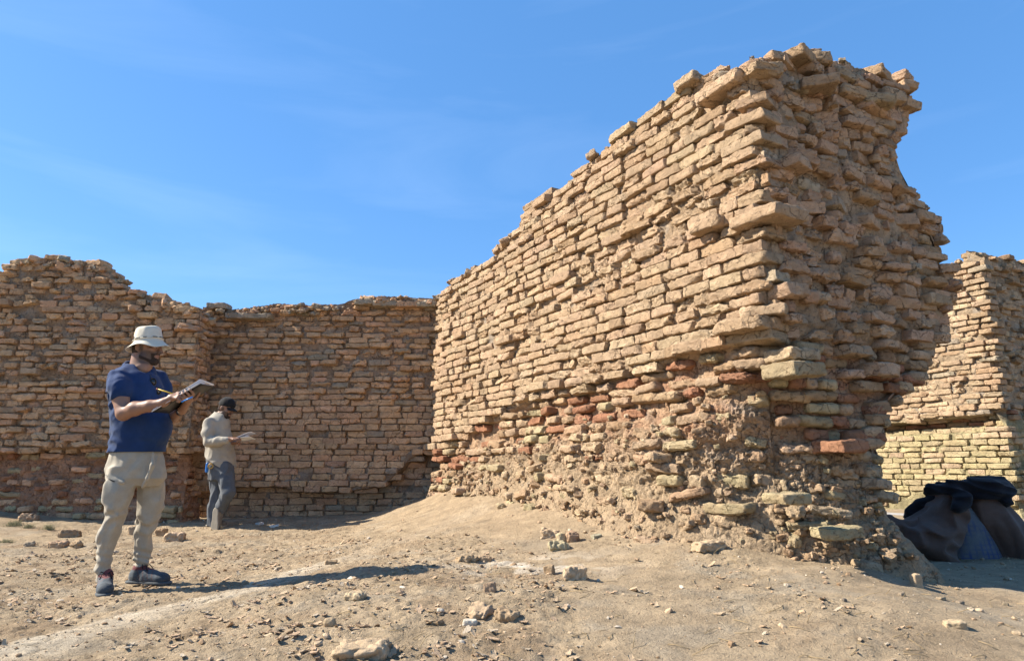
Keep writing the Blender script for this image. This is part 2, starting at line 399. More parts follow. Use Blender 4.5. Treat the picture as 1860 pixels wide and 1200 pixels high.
DUST = np.array([.44, .312, .19])
def batch(recs, seg, seed, coarse_amp=1.0):
    """recs: list of dict(c, U, N, Zx, half, r, rough, col, chips)"""
    if not recs: return None
    P, Q = cube_grid(*seg)
    n = len(recs); m = len(P)
    c = np.array([r['c'] for r in recs], f32)[:, None]
    half = np.array([r['half'] for r in recs], f32)[:, None]
    rad = np.array([r['r'] for r in recs], f32)[:, None, None]
    ro = np.array([r['rough'] for r in recs], f32)[:, None]
    A = np.array([[r['U'], r['N'], r['Z']] for r in recs], f32)
    pw = np.sign(P)*np.abs(P)**.8                                # gather vertices toward the edges
    p = pw[None]*half
    # wedge: bricks are not true boxes
    k = rng.normal(0, .05, (n, 4)).astype(f32)
    x_, y_, z_ = pw[None, :, 0], pw[None, :, 1], pw[None, :, 2]
    p = np.stack([p[..., 0]*(1+k[:, :1]*z_), p[..., 1], p[..., 2]*(1+k[:, 1:2]*1.6*x_)+half[..., 2]*k[:, 2:3]*(x_*x_)*1.2], -1)
    inner = np.maximum(half-rad, .002)
    q = np.clip(p, -inner, inner)
    d = p-q; ln = np.linalg.norm(d, axis=-1, keepdims=True)+1e-9
    nrm = d/ln
    p = q+nrm*np.minimum(ln, rad)
    sd = rng.uniform(0, 100, (n, 1)).astype(f32)
    # chipped corners
    for _ in range(4):
        nn = rng.normal(0, 1, (n, 3)).astype(f32); nn[:, 1] = np.abs(nn[:, 1]); nn /= np.linalg.norm(nn, axis=1, keepdims=True)
        sup = np.abs(nn*half[:, 0]).sum(1)
        dd = sup*(rng.uniform(.80, 1.08, n)-.24*np.clip(ro[:, 0]-.7, 0, 1)).astype(f32)
        ov = np.maximum((p*nn[:, None]).sum(-1)-dd[:, None], 0)
        p = p-.92*ov[..., None]*nn[:, None]
    fx, fy, fz = p[..., 0]+sd, p[..., 1]+sd*1.7, p[..., 2]-sd*.6
    n1 = fbm(fx*9, fy*9, fz*9, 2, seed); n2 = fbm(fx*30, fy*30, fz*34, 3, seed+3, gain=.6)
    n3 = ridged(fx*22, fy*22, fz*26, 2, seed+5)
    amp = coarse_amp*(.010*n1+ro*(.011*n2-.008*np.maximum(n3, 0)))
    p = p+nrm*amp[..., None]
    W = c+np.einsum('nmk,nkj->nmj', p, A)
    cc = np.array([r['col'] for r in recs], f32)[:, None]*(1+.10*n1+.12*n2)[..., None]
    QQ = (Q[None]+(np.arange(n)*m)[:, None, None]).reshape(-1, 4)
    dust_ = np.clip(.35+1.1*fbm(fx*6, fy*6, fz*9, 2, seed+9), 0, .75)[..., None]*.45
    rn_ = np.clip((cc[..., :1]/cc[..., 1:2]-1.6)/.4, 0, 1); dust_ = dust_*(1-.65*rn_)
    cc = cc*(1-dust_)+DUST*(1+.10*n2)[..., None]*dust_
    return W.reshape(-1, 3), QQ, np.clip(cc, .01, .9).reshape(-1, 3)

def pick(pairs):
    u = rng.random(); s = 0
    for p, c in pairs:
        s += p
        if u < s: return c
    return pairs[-1][1]

def lay(face, ch, L, zlo, zhi, style, joints=(.006, .02), lens=((.45, .30), (.3, .22), (.25, .15))):
    """face(p,z) -> (x,y), U, N ; style(p,z) -> dict or None. One recs list of bricks in courses"""
    recs = []
    z = zlo; k = 0; ls = [b for a, b in lens]; ws = np.array([a for a, b in lens]); ws = ws/ws.sum()
    while z < zhi:
        hgt = ch*rng.uniform(.92, 1.08)
        zc = z+hgt/2
        p0, p1 = L(zc)
        p = p0+(rng.uniform(0, .02) if k % 2 else -.0)-0.0
        first = True
        while p < p1:
            ln = float(rng.choice(ls, p=ws))*rng.uniform(.85, 1.12)
            if first and k % 2: ln *= .55
            first = False
            if p+ln > p1-.06: ln = p1-p
            if ln < .05: break
            pc = p+ln/2
            g = rng.uniform(*joints)
            wob = .012*float(noise3(np.array([pc*.8]), np.array([zc*1.3]), np.array([3.0]), 61)[0])*2
            s = style(pc, zc+wob)
            if s is not None:
                (x_, y_), U, N = face(pc, zc)
                yaw = rng.normal(0, s.get('yaw', .03)); roll = rng.normal(0, s.get('roll', .02)); pit = rng.normal(0, s.get('pit', .02))
                U3 = np.array([U[0], U[1], 0.]); N3 = np.array([N[0], N[1], 0.]); Z3 = np.array([0, 0, 1.])
                U3, N3 = U3*math.cos(yaw)+N3*math.sin(yaw), N3*math.cos(yaw)-U3*math.sin(yaw)
                U3, Z3 = U3*math.cos(roll)+Z3*math.sin(roll), Z3*math.cos(roll)-U3*math.sin(roll)
                N3, Z3 = N3*math.cos(pit)+Z3*math.sin(pit), Z3*math.cos(pit)-N3*math.sin(pit)
                hd = s.get('depth', .11)
                hh = np.array([max(ln-g, .04)/2*s.get('sx', 1), hd, (hgt-rng.uniform(*s.get('vj', (.004, .014))))/2*s.get('sz', 1)])
                c = np.array([x_, y_, zc+wob])+np.array([N[0], N[1], 0])*(s['out']-hd)
                recs.append(dict(c=c, U=U3, N=N3, Z=Z3, half=hh, r=s['r'], rough=s['rough'], col=s['col']))
            p += ln
        z += hgt; k += 1
    return recs

def wall_objs(root, name, recs, seg, seed, mat=None, amp=1.0):
    r = batch(recs, seg, seed, amp)
    return mk(name, r[0], r[1], None, r[2], mat or M_BRICK, root, loc=None if root is None else None)

# ------------------------------------------------------------------ long wall with its broken end
def tops(pxs, pt, n, dirv):
    t = []; z = []
    for p in pxs:
        w_ = on_plane(p[0], p[1], pt, n); t.append((w_[0]-pt[0])*dirv[0]+(w_[1]-pt[1])*dirv[1]); z.append(w_[2])
    t = np.array(t); z = np.array(z); o = np.argsort(t); return t[o], z[o]
TL, ZL = tops([(768, 560), (790, 533), (800, 519), (850, 490), (880, 468), (905, 440), (935, 405), (940, 385), (975, 350), (1030, 330), (1045, 298),
               (1100, 255), (1150, 215), (1200, 182), (1240, 150), (1270, 132), (1330, 122), (1375, 120), (1400, 110)], C, NL, UL)
TR, ZR = tops([(1405, 104), (1440, 90), (1510, 88), (1560, 108), (1585, 134), (1600, 120), (1655, 122)], C, NR, UR)
SX, SZ = [], []
for p in [(1655, 120), (1655, 140), (1662, 195), (1640, 240), (1622, 300), (1668, 350), (1710, 400), (1722, 470), (1730, 550), (1705, 650), (1690, 685), (1622, 742),
          (1612, 800), (1588, 850), (1562, 885), (1575, 915), (1588, 960), (1608, 1000), (1635, 1030)]:
    w_ = on_plane(p[0], p[1], C, NR); SX.append((w_[0]-C[0])*UR[0]+(w_[1]-C[1])*UR[1]); SZ.append(w_[2])
SX = np.array(SX)[::-1]; SZ = np.array(SZ)[::-1]
ztl = lambda t: np.interp(t, TL, ZL)
ztr = lambda s: np.interp(s, TR, ZR)
smax = lambda z: np.interp(z, SZ, SX)
LEDGE = lambda t: np.interp(t, [-.2, 0, 1.2, 2.7, 4.2, 5.4, 6.3], [1.70, 1.70, 1.62, 1.55, 1.36, 1.12, .95])
def off_l(t, z):
    r = z-LEDGE(t)
    o = np.interp(r, [-1.75, -1.45, -1.15, -.85, -.6, -.4, -.12, -.03, 0.01, .3, 3], [.50, .33, .19, .10, .03, -.03, -.07, -.06, 0, .0, -.02])
    o = o-np.where(t > 5.6, (np.maximum(t-5.6, 0))**2*.55, 0)
    o = o-.05*np.exp(-(np.maximum(t, 0)/.28)**2)*sst(1.74, 1.64, z)*sst(.15, .6, z)
    return o
def off_r(s, z):
    o = np.interp(z, [-.1, .0, .2, .45, .7, .95, 1.35, 1.62, 1.72, 1.8, 4], [.62, .52, .36, .21, .08, -.03, -.05, -.07, -.04, 0, 0])
    o = np.where(o > 0, o*(1-.6*np.clip(np.asarray(s)/1.3, 0, 1)), o)
    o = o-.04*np.exp(-(np.maximum(s, 0)/.22)**2)*sst(1.74, 1.64, z)*sst(.15, .6, z)
    # weathered hollows in the broken end
    o = o-.05*np.exp(-((s-.75)/.3)**2)*sst(1.6, 2.2, z)-.02*np.sin(z*5+s*3)
    return o
def fillet_r(z): return np.interp(z, [0, .35, .7, 1.1, 1.5, 1.68, 1.74, 4], [1.5, 1.5, 1.4, .9, .42, .28, .13, .11])
def corner_w(z): return .10*noise3(np.asarray(z)*1.7, 0.0, 3.3, 40)+.03*noise3(np.asarray(z)*6.3, 0.0, 1.3, 41)
def round_l(t, z):
    """long face near the corner: position shift and turn angle of the rounded corner"""
    t = np.asarray(t, float); z = np.asarray(z, float); R = fillet_r(z)
    ph = np.where(t < R, (1-np.clip(t, 0, None)/R)*math.pi/4, 0)
    a = np.where(t < R, R-R*np.sin(ph)*1.0, t); b = np.where(t < R, R-R*np.cos(ph), 0)
    # sin runs 0..0.707 while t runs R..0, the arc joins the other face halfway
    w_ = corner_w(z)*np.exp(-np.maximum(t, 0)/.35)
    return a+np.minimum(t, 0)+w_*.7, b-w_*.7*0+w_*.5, ph
def loop_pt(p, z):
    """p 0..3: 0-1 long face (far to corner), 1-2 end face, 2-3 rear face (corner to far)"""
    p = np.asarray(p, float); z = np.asarray(z, float); p, z = np.broadcast_arrays(p, z)
    t = np.where(p < 1, (1-p)*TEND, np.where(p > 2, (p-2)*TEND, 0))
    s = np.where(p < 1, 0, np.where(p > 2, 1, p-1))
    sm = smax(z)
    fade = np.exp(-t/.6)
    width = SW+(sm-SW)*fade
    S = s*(width-.045)
    al, bl, _ = round_l(t, z); br, ar, _ = round_l(S, z)
    ar = np.where(p > 2, t, ar); br = np.where(p > 2, S, br)
    A = np.where(p <= 1, al, ar); B = np.where(p <= 1, bl, br)
    X = C[0]+A*UL[0]+B*UR[0]; Y = C[1]+A*UL[1]+B*UR[1]
    return X, Y, t, S
def loop_n(p, z):
    X, Y, t, S = loop_pt(p, z); p = np.broadcast_to(p, X.shape)
    phl = round_l(t, z)[2]; phr = math.pi/2-round_l(S, z)[2]
    ph = np.where(p <= 1, phl, phr)
    b = sst(1.93, 2.03, p); a = np.where(p > 2, math.pi/2, ph)
    nx = (NL[0]*np.cos(a)+NR[0]*np.sin(a))*(1-b)+UR[0]*b; ny = (NL[1]*np.cos(a)+NR[1]*np.sin(a))*(1-b)+UR[1]*b
    l = np.hypot(nx, ny); return nx/l, ny/l
def face_off(t, S, left, z):
    wl = round_l(t, z)[2]/(math.pi/2); wr = round_l(S, z)[2]/(math.pi/2); o0 = np.zeros_like(np.asarray(z, float))
    return np.where(left, off_l(t, z)*(1-wl)+off_r(o0, z)*wl, off_r(S, z)*(1-wr)+off_l(o0, z)*wr)
def loop_off(p, z):
    X, Y, t, S = loop_pt(p, z)
    b = sst(1.98, 2.02, p)
    ob = np.interp(z, [-.1, .3, .8, 1.2, 4], [.05, .0, -.04, -.06, 0])
    return face_off(t, S, np.asarray(p) <= 1, z)*(1-b)+ob*b
def off_lb(t, z): return float(face_off(np.array(t), np.array(0.), True, np.array(z)))
def off_rb(s_, z): return float(face_off(np.array(0.), np.array(s_), False, np.array(z)))
def loop_top(p):
    p = np.asarray(p, float)
    t = np.where(p < 1, (1-p)*TEND, np.where(p > 2, (p-2)*TEND, 0))
    return np.where(p <= 1, ztl(t), np.where(p < 2, ztr((p-1)*SW), np.minimum(ztl(t), ztr(SW)+t*.0)))

def build_core(root, name, pr, nz_, pt_fn, n_fn, off_fn, top_fn, inset, spine_fn, seed, colfn, amp_fn, mat, zlo=-.25, capn=10):
    p = pr; zt = top_fn(p)-.03
    v = np.linspace(0, 1, nz_)
    PP = np.repeat(p[:, None], nz_, 1); ZZ = zlo+(zt[:, None]-zlo)*v[None]
    X, Y = pt_fn(PP, ZZ)[:2]; nx, ny = n_fn(PP, ZZ)
    O = off_fn(PP, ZZ)
    amp, ins = amp_fn(PP, ZZ)
    XB, YB = X, Y; X = X+nx*O; Y = Y+ny*O
    n1 = fbm(X*5, Y*5, ZZ*6, 4, seed, gain=.6); n2 = ridged(X*13, Y*13, ZZ*16, 3, seed+4); n3 = fbm(X*34, Y*34, ZZ*38, 3, seed+8, gain=.65)
    n4 = ridged(X*27+3*n1, Y*27, ZZ*30, 3, seed+15, gain=.6); fw_ = 1-np.abs(noise3(X*16, Y*16, ZZ*18, seed+19))*2
    D = O-ins+amp*(.9*n1+.28*n2+.22*n3+.05*n4)
    X = XB+nx*D; Y = YB+ny*D
    # rough crest to the spine
    sp = spine_fn(p)
    w_ = np.linspace(0, 1, capn+1)[1:]
    XC = X[:, -1:]*(1-w_)+sp[0][:, None]*w_; YC = Y[:, -1:]*(1-w_)+sp[1][:, None]*w_
    ZC = zt[:, None]*(1-w_)+sp[2][:, None]*w_
    ZC = ZC+(.05*fbm(XC*4, YC*4, 0, 3, seed+11)+.05*fbm(XC*14, YC*14, 1, 3, seed+12))*np.minimum(1, w_*4)[None]
    XA = np.concatenate([X, XC], 1); YA = np.concatenate([Y, YC], 1); ZA = np.concatenate([ZZ+.012*n3, ZC], 1)
    V = np.stack([XA, YA, ZA], -1).reshape(-1, 3)
    cl = colfn(np.concatenate([PP, np.repeat(p[:, None], capn, 1)], 1).ravel(), V)
    return crisp(mk(name, V, grid_quads(len(p), nz_+capn), None, cl, mat, root), 24)

def mud_colour(V, base, seed):
    a = fbm(V[:, 0]*3, V[:, 1]*3, V[:, 2]*3, 4, seed)[:, None]; b = fbm(V[:, 0]*11, V[:, 1]*11, V[:, 2]*13, 4, seed+1)[:, None]
    c = base*(1+.25*a+.25*b)
    g = sst(.15, .6, fbm(V[:, 0]*4, V[:, 1]*4, V[:, 2]*5, 3, seed+2))[:, None]*.6
    return np.clip(c*(1-g)+np.array([.33, .29, .24])*g, .02, .8)

lw = empty('ruined_wall', (C[0], C[1], 0))
tag(lw, 'tall sunlit mud brick wall running back from its ragged broken end, crumbled to dirt at the foot', 'wall')
pr = np.concatenate([np.linspace(0, .8, 360), np.linspace(.8, 1, 130)[1:], np.linspace(1, 2, 150)[1:], np.linspace(2, 3, 90)[1:]])
def lw_amp(P_, Z_):
    X, Y, t, S = loop_pt(P_, Z_)
    lev = np.where(P_ < 1, LEDGE(t)-.45, 1.0)
    m = sst(.12, -.12, Z_-lev)
    lo_ = sst(.1, .45, Z_-hbase(X, Y))
    return (.020+.036*m)*(.35+.65*lo_), np.where(P_ > 1, .058, .056)*(1-m)+.008*m
def lw_col(P_, V):
    X, Y, t, S = loop_pt(P_, V[:, 2])
    lev = np.where(P_ < 1, LEDGE(t), 1.68)
    r = (V[:, 2]-lev)[:, None]
    c = mud_colour(V, np.array([.40, .285, .18]), 71)
    rd = sst(.05, -.1, r)*sst(-1.0, -.45, r)*(.45+.5*fbm(V[:, 0]*5, V[:, 1]*5, V[:, 2]*7, 3, 75))[:, None]
    c = c*(1-np.clip(rd, 0, 1))+np.array([.36, .19, .11])*np.clip(rd, 0, 1)
    lo = sst(-.5, -.9, r)*np.clip(.55+.6*fbm(V[:, 0]*4, V[:, 1]*4, V[:, 2]*5, 3, 78), 0, 1)[:, None]
    c = c*(1-lo)+np.array([.46, .33, .22])*lo
    dust = sst(.75, .35, V[:, 2]-hbase(V[:, 0], V[:, 1]))[:, None]*.75
    c = c*(1-dust)+np.array([.35, .258, .16])*dust
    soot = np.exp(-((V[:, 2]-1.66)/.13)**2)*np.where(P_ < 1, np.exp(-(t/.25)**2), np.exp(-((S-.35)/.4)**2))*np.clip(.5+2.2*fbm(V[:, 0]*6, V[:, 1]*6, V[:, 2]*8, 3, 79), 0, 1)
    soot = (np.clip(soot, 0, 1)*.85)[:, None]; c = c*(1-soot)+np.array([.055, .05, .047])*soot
    return np.clip(c, .02, .8)
def lw_spine(p):
    t = np.where(p < 1, (1-p)*TEND, np.where(p > 2, (p-2)*TEND, 0)); t = np.clip(t, .6, TEND-.1)
    x_ = C[0]+t*UL[0]+.75*UR[0]; y_ = C[1]+t*UL[1]+.75*UR[1]
    return x_, y_, np.minimum(ztl(t), 9)+.06
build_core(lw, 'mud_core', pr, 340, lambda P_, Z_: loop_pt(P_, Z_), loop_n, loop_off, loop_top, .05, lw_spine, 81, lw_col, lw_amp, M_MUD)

def colour_var(c): return np.asarray(c)*rng.normal(1, .07)*(1+rng.normal(0, .013, 3))
def sty_left(t, z):
    if z+.035 > ztl(t)+rng.normal(.0, .02): return None
    r = z-float(LEDGE(t))
    g = float(hbase(C[0]+t*UL[0]+NL[0]*.2, C[1]+t*UL[1]+NL[1]*.2))
    if z < g-.05: return None
    out = off_lb(t, z)
    ero = float(fbm(np.array([t*1.3]), np.array([z*1.6]), np.array([0.]), 3, 91)[0])
    if r > -.02:
        cr = ero > .16
        if rng.random() < (.006 if not cr else .03): return None
        c = pick([(.66, TAN), (.2, PALE), (.14, PINK)])
        o = out+rng.normal(0, .008)-(.010 if cr else 0)
        u = rng.random()
        if u < .04: o += .045
        elif u < .065: o -= .045
        if r < .07 and rng.random() < .7: o += .03
        return dict(out=o, r=rng.uniform(.009, .020), vj=(.003, .010), rough=rng.uniform(1.0, 2.0) if cr else rng.choice([.3, .7, 1.3], p=[.3, .4, .3]), col=colour_var(c), yaw=.035, roll=.014, pit=.04)
    if r > -.5:
        if rng.random() < .14: return None
        c = pick([(.30, RED), (.16, YEL), (.26, TAN), (.16, PINK), (.12, BROWN)])
        return dict(out=out+rng.normal(.02, .035), r=rng.uniform(.018, .034), rough=rng.uniform(.6, 1.5), col=colour_var(c), yaw=.12, roll=.05, pit=.1, sx=rng.uniform(.75, .98), vj=(.008, .022))
    if rng.random() < .40+.32*sst(-.75, -1.25, r): return None
    c = pick([(.28, YEL), (.22, PALE), (.24, TAN), (.18, PINK), (.08, RED)])
    return dict(out=out+rng.normal(.05, .03), r=rng.uniform(.020, .034), rough=rng.uniform(.8, 1.8), col=colour_var(c), yaw=.2, roll=.10, pit=.15, sx=rng.uniform(.55, .95), sz=rng.uniform(.75, 1.08), depth=.09)
def sty_right(s, z):
    if z+.035 > ztr(s)+rng.normal(0, .02): return None
    if z < .02: return None
    out = off_rb(s, z)
    ero = float(fbm(np.array([s*1.6+9]), np.array([z*1.6]), np.array([4.]), 3, 93)[0])
    edge = s > float(smax(z))-.25
    if z > 1.68:
        if rng.random() < (.03 if ero < .1 else .13) and not edge: return None
        c = pick([(.55, np.array([.53, .355, .225])), (.32, np.array([.51, .325, .205])), (.07, BROWN*1.3), (.06, GREY*1.2)])  # upper end bricks coloured lighter, standing in for fill light in the shade
        o = out+rng.normal(0, .032)+(.02 if edge else 0)
        return dict(out=o, r=rng.uniform(.007, .024), rough=rng.uniform(.3, 1.6), col=colour_var(c), yaw=.2, roll=.07, pit=.1, sx=rng.uniform(.8, 1.02), sz=rng.choice([.85, 1.0, 1.2]))
    if z > .95:
        if rng.random() < .10: return None
        c = pick([(.45, RED), (.16, YEL), (.18, TAN), (.11, PINK), (.10, BROWN)])
        return dict(out=out+rng.normal(.015, .03), r=rng.uniform(.022, .038), rough=rng.uniform(.3, .9), col=colour_var(c), yaw=.08, roll=.035, pit=.06, sx=rng.uniform(.8, .98), vj=(.008, .02))
    if rng.random() < .42+.34*(z < .45): return None
    c = pick([(.32, YEL), (.2, PALE), (.25, TAN), (.15, PINK), (.08, OLIVE)])
    return dict(out=out+rng.normal(.04, .035), r=rng.uniform(.026, .04), rough=rng.uniform(.7, 1.6), col=colour_var(c), yaw=.25, roll=.12, pit=.15, sx=rng.uniform(.5, .95), sz=rng.uniform(.7, 1.1), depth=.09)
CH = .0885
def fl(t, z):
    a, b, ph = [float(q) for q in round_l(t, z)]; c_, s_ = math.cos(ph), math.sin(ph)
    return (C[0]+a*UL[0]+b*UR[0], C[1]+a*UL[1]+b*UR[1]), UL*c_-UR*s_, NL*c_+NR*s_
def fr_(s, z):
    b, a, ph = [float(q) for q in round_l(s, z)]; c_, s_ = math.cos(ph), math.sin(ph)
    return (C[0]+a*UL[0]+b*UR[0], C[1]+a*UL[1]+b*UR[1]), UR*c_-UL*s_, NR*c_+NL*s_
ZLO = .02
kk = [0]
def Ll(z): return ((rng.uniform(-.12, .10) if z > 1.72 else rng.uniform(0, .05)), TEND+.05)
recsL = lay(fl, CH, Ll, ZLO, 4.4, sty_left, joints=(.000, .008), lens=((.5, .36), (.3, .29), (.2, .20)))
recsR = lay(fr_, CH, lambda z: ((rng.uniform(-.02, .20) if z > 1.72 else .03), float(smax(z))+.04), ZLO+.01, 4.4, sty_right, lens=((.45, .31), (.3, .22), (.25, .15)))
def sty_rear(t, z):
    if z+.035 > ztl(t) or z < .1 or rng.random() < .06: return None
    w_ = float(smax(z)-SW)*math.exp(-t/.6)
    return dict(out=w_+rng.normal(0, .02)+(-.05 if z < 1.2 else 0), r=.022, rough=.9, col=colour_var(pick([(.7, TAN), (.3, BROWN)])), yaw=.06, roll=.03, pit=.05)
recsB = lay(lambda t, z: ((C[0]+t*UL[0]+SW*UR[0], C[1]+t*UL[1]+SW*UR[1]), UL, UR), CH, lambda z: (0, TEND), ZLO, 4.4, sty_rear)
nearL = [r for r in recsL if (r['c'][1] < 6.6)]; farL = [r for r in recsL if r['c'][1] >= 6.6]
b1 = batch(nearL, (14, 6, 7), 101); b2 = batch(farL, (10, 4, 5), 102)
v, q, _ = join([b1[:2], b2[:2]])
crisp(mk('long_face_brickwork', v, q, None, np.concatenate([b1[2], b2[2]]), M_BRICK, lw))
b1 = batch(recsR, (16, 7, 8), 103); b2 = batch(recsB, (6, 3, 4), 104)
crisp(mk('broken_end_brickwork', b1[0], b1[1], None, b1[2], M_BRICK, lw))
mk('rear_face_brickwork', b2[0], b2[1], None, b2[2], M_BRICK, lw)

def rubble(root, name, pts, size, seed, cols, flat=.6, seg=(7, 5, 5), mat=None):
    recs = []
    for p in pts:
        a = rng.uniform(0, 6.28); s = size*min(rng.lognormal(0, .45), 1.7)
        U = np.array([math.cos(a), math.sin(a), rng.normal(0, .22)]); U /= np.linalg.norm(U)
        Z = np.array([rng.normal(0, .25), rng.normal(0, .25), 1]); Z -= U*np.dot(U, Z); Z /= np.linalg.norm(Z); N_ = np.cross(Z, U)
        hf = np.array([s*rng.uniform(.8, 1.5), s*rng.uniform(.7, 1.1), s*flat*rng.uniform(.7, 1.2)])
        recs.append(dict(c=np.array(p), U=U, N=N_, Z=Z, half=hf, r=hf.min()*rng.uniform(.2, .6), rough=rng.uniform(.8, 1.8)*min(1, s/.05), col=colour_var(pick(cols))))
    b = batch(recs, seg, seed, 1.0)
    return crisp(mk(name, b[0], b[1], None, b[2], mat or M_BRICK, root))
# brick bits and clods bedded in the crumbled foot
pts = []
for _ in range(750):
    if rng.random() < .68:
        t = rng.uniform(.0, 6.0); lo_ = float(hbase(C[0]+t*UL[0]+.25*NL[0], C[1]+t*UL[1]+.25*NL[1])); z = lo_-.03+(float(LEDGE(t))-.3-lo_)*rng.random()**1.35
        o = off_lb(t, z)+rng.uniform(-.03, .03); (x_, y_), _u, _n = fl(t, z)
        pts.append((x_+_n[0]*o, y_+_n[1]*o, z))
    else:
        z = rng.uniform(0, 1.0)*rng.random()**.3; s_ = rng.uniform(0, float(smax(z))); o = off_rb(s_, z)+rng.uniform(-.03, .03); (x_, y_), _u, _n = fr_(s_, z)
        pts.append((x_+_n[0]*o, y_+_n[1]*o, z))
rubble(lw, 'embedded_rubble', pts, .019, 109, [(.42, TAN), (.2, PINK), (.14, PALE), (.10, YEL), (.09, BROWN), (.05, GREY)], .7, (6, 5, 5))
# crest debris of the long wall
pts = []
for _ in range(190):
    t = rng.uniform(-.02, TEND-.1)
    S = rng.uniform(.02, .5)**1.0*(1 if rng.random() < .7 else 2.2)
    pts.append((C[0]+t*UL[0]+S*UR[0], C[1]+t*UL[1]+S*UR[1], float(ztl(t))+rng.uniform(-.08, .0)))
for _ in range(60):
    S = rng.uniform(.05, float(SW)); d_ = rng.uniform(.02, .5)
    pts.append((C[0]+d_*UL[0]+S*UR[0], C[1]+d_*UL[1]+S*UR[1], float(ztr(S))+rng.uniform(-.08, .0)))
rubble(lw, 'crest_rubble', pts, .04, 111, [(.5, TAN), (.25, PINK), (.25, GREY)])
# big slabs lying askew along the crest of the broken end
def slab(px, py, ln, dep, th, yaw, roll, pit, col, plane='R', back=.12, rough=.7):
    n_ = NR if plane == 'R' else NL; u_ = UR if plane == 'R' else UL
    w_ = on_plane(px, py, C, n_)
    U = np.array([u_[0], u_[1], 0.]); N_ = np.array([n_[0], n_[1], 0.]); Z = np.array([0, 0, 1.])
    U, N_ = U*math.cos(yaw)+N_*math.sin(yaw), N_*math.cos(yaw)-U*math.sin(yaw)
    U, Z = U*math.cos(roll)+Z*math.sin(roll), Z*math.cos(roll)-U*math.sin(roll)
    N_, Z = N_*math.cos(pit)+Z*math.sin(pit), Z*math.cos(pit)-N_*math.sin(pit)
    return dict(c=w_-np.array([n_[0], n_[1], 0])*back, U=U, N=N_, Z=Z, half=np.array([ln/2, dep/2, th/2]), r=.02, rough=rough, col=colour_var(col))
sl_ = [slab(1403, 126, .26, .3, .10, .5, .12, -.1, TAN), slab(1462, 100, .30, .3, .09, -.3, .05, .05, PINK), slab(1500, 104, .24, .26, .10, .6, -.1, 0, PINK),
       slab(1492, 155, .28, .34, .09, .7, .05, -.12, TAN, back=.05), slab(1545, 140, .30, .3, .08, .1, -.12, 0, GREY), slab(1602, 132, .26, .3, .10, -.3, 0, 0, PINK),
       slab(1590, 190, .26, .3, .09, .5, -.06, 0, PALE, back=.03), slab(1612, 182, .22, .3, .11, .2, -.05, 0, TAN, back=.05), slab(1560, 170, .32, .3, .08, .2, -.1, 0, TAN),
       slab(1310, 162, .42, .3, .10, 0, -.04, .05, TAN, 'L', .08), slab(1245, 152, .22, .25, .09, .1, -.1, .1, PALE, 'L', .08), slab(1340, 130, .3, .3, .08, 0, 0, 0, PINK, 'L', .15),
       slab(1375, 395, .42, .34, .09, 0, .0, .04, TAN, 'L', .11, .8), slab(1345, 592, .40, .34, .095, 0, 0, .03, TAN, 'L', .09, .9), slab(1250, 632, .34, .3, .09, 0, .02, .02, TAN, 'L', .10, .9),
       slab(1290, 412, .3, .3, .09, .05, 0, .05, TAN, 'L', .07), slab(1700, 545, .3, .3, .09, 0, 0, 0, TAN, 'R', .10), slab(1680, 395, .26, .3, .09, 0, 0, 0, TAN, 'R', .10),
       slab(1450, 645, .27, .26, .085, .1, .0, .0, PALE, 'R', .05), slab(1600, 672, .27, .26, .10, .1, 0, .0, PALE, 'R', .05), slab(1448, 672, .33, .28, .10, .0, .05, 0, YEL, 'R', .03),
       slab(1430, 905, .24, .2, .075, .1, .0, .0, YEL, 'R', .0), slab(1505, 965, .28, .2, .075, .1, .03, .0, YEL, 'R', -.06), slab(1535, 810, .30, .26, .09, 0, .03, 0, RED, 'R', .03),
       slab(1585, 878, .16, .2, .075, 0, -.1, 0, GREY, 'R', .0), slab(1600, 900, .2, .2, .07, 0, -.2, 0, GREY, 'R', .02)]
b = batch(sl_, (18, 12, 8), 115, .9)
crisp(mk('projecting_slab', b[0], b[1], None, b[2], M_BRICK, lw))
# ------------------------------------------------------------------ straight walls seen face on
def top_fn(pxs, Y, axis_x=True):
    X = []; Z = []
    for p in pxs:
        w_ = at_y(p[0], p[1], Y); X.append(w_[0]); Z.append(w_[2])
    X = np.array(X); Z = np.array(Z)
    return lambda x: np.interp(x, X, Z)
ex = np.array([1., 0.]); ny_ = np.array([0., -1.])

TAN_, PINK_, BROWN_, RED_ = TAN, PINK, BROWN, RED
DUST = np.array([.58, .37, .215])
TAN = np.array([.60, .39, .225]); PINK = np.array([.58, .35, .21]); BROWN = np.array([.51, .325, .19])  # brick and dust colours raised on the shaded walls, making up weak fill light
def front_core(root, name, x0, x1, Y, depth, top, off, seed, colfn, amp_fn, nx_=300, nz_=170, ret_right=0.0):
    """a wall slab with its front at Y, a right-hand return and a rough crest"""
    nr = 26 if ret_right else 0
    u = np.concatenate([np.linspace(x0, x1, nx_), x1+np.linspace(0, ret_right, nr+1)[1:] if nr else []])
    def pt(P_, Z_): return np.minimum(P_, x1), Y+np.maximum(P_-x1, 0)
    def nn(P_, Z_=0):
        a = sst(x1-.01, x1+.02, P_) if nr else np.zeros_like(P_)
        return a, -(1-a)
    def sp(p):
        xs = np.clip(p, x0+.1, x1-.25 if nr else x1-.05); return xs, np.full(len(p), Y+depth*.7), top(xs)-.22
    return build_core(root, name, u, nz_, pt, nn, lambda P_, Z_: off(np.minimum(P_, x1), Z_), lambda p: top(np.minimum(p, x1)), .05, sp, seed, colfn, amp_fn, M_MUD)

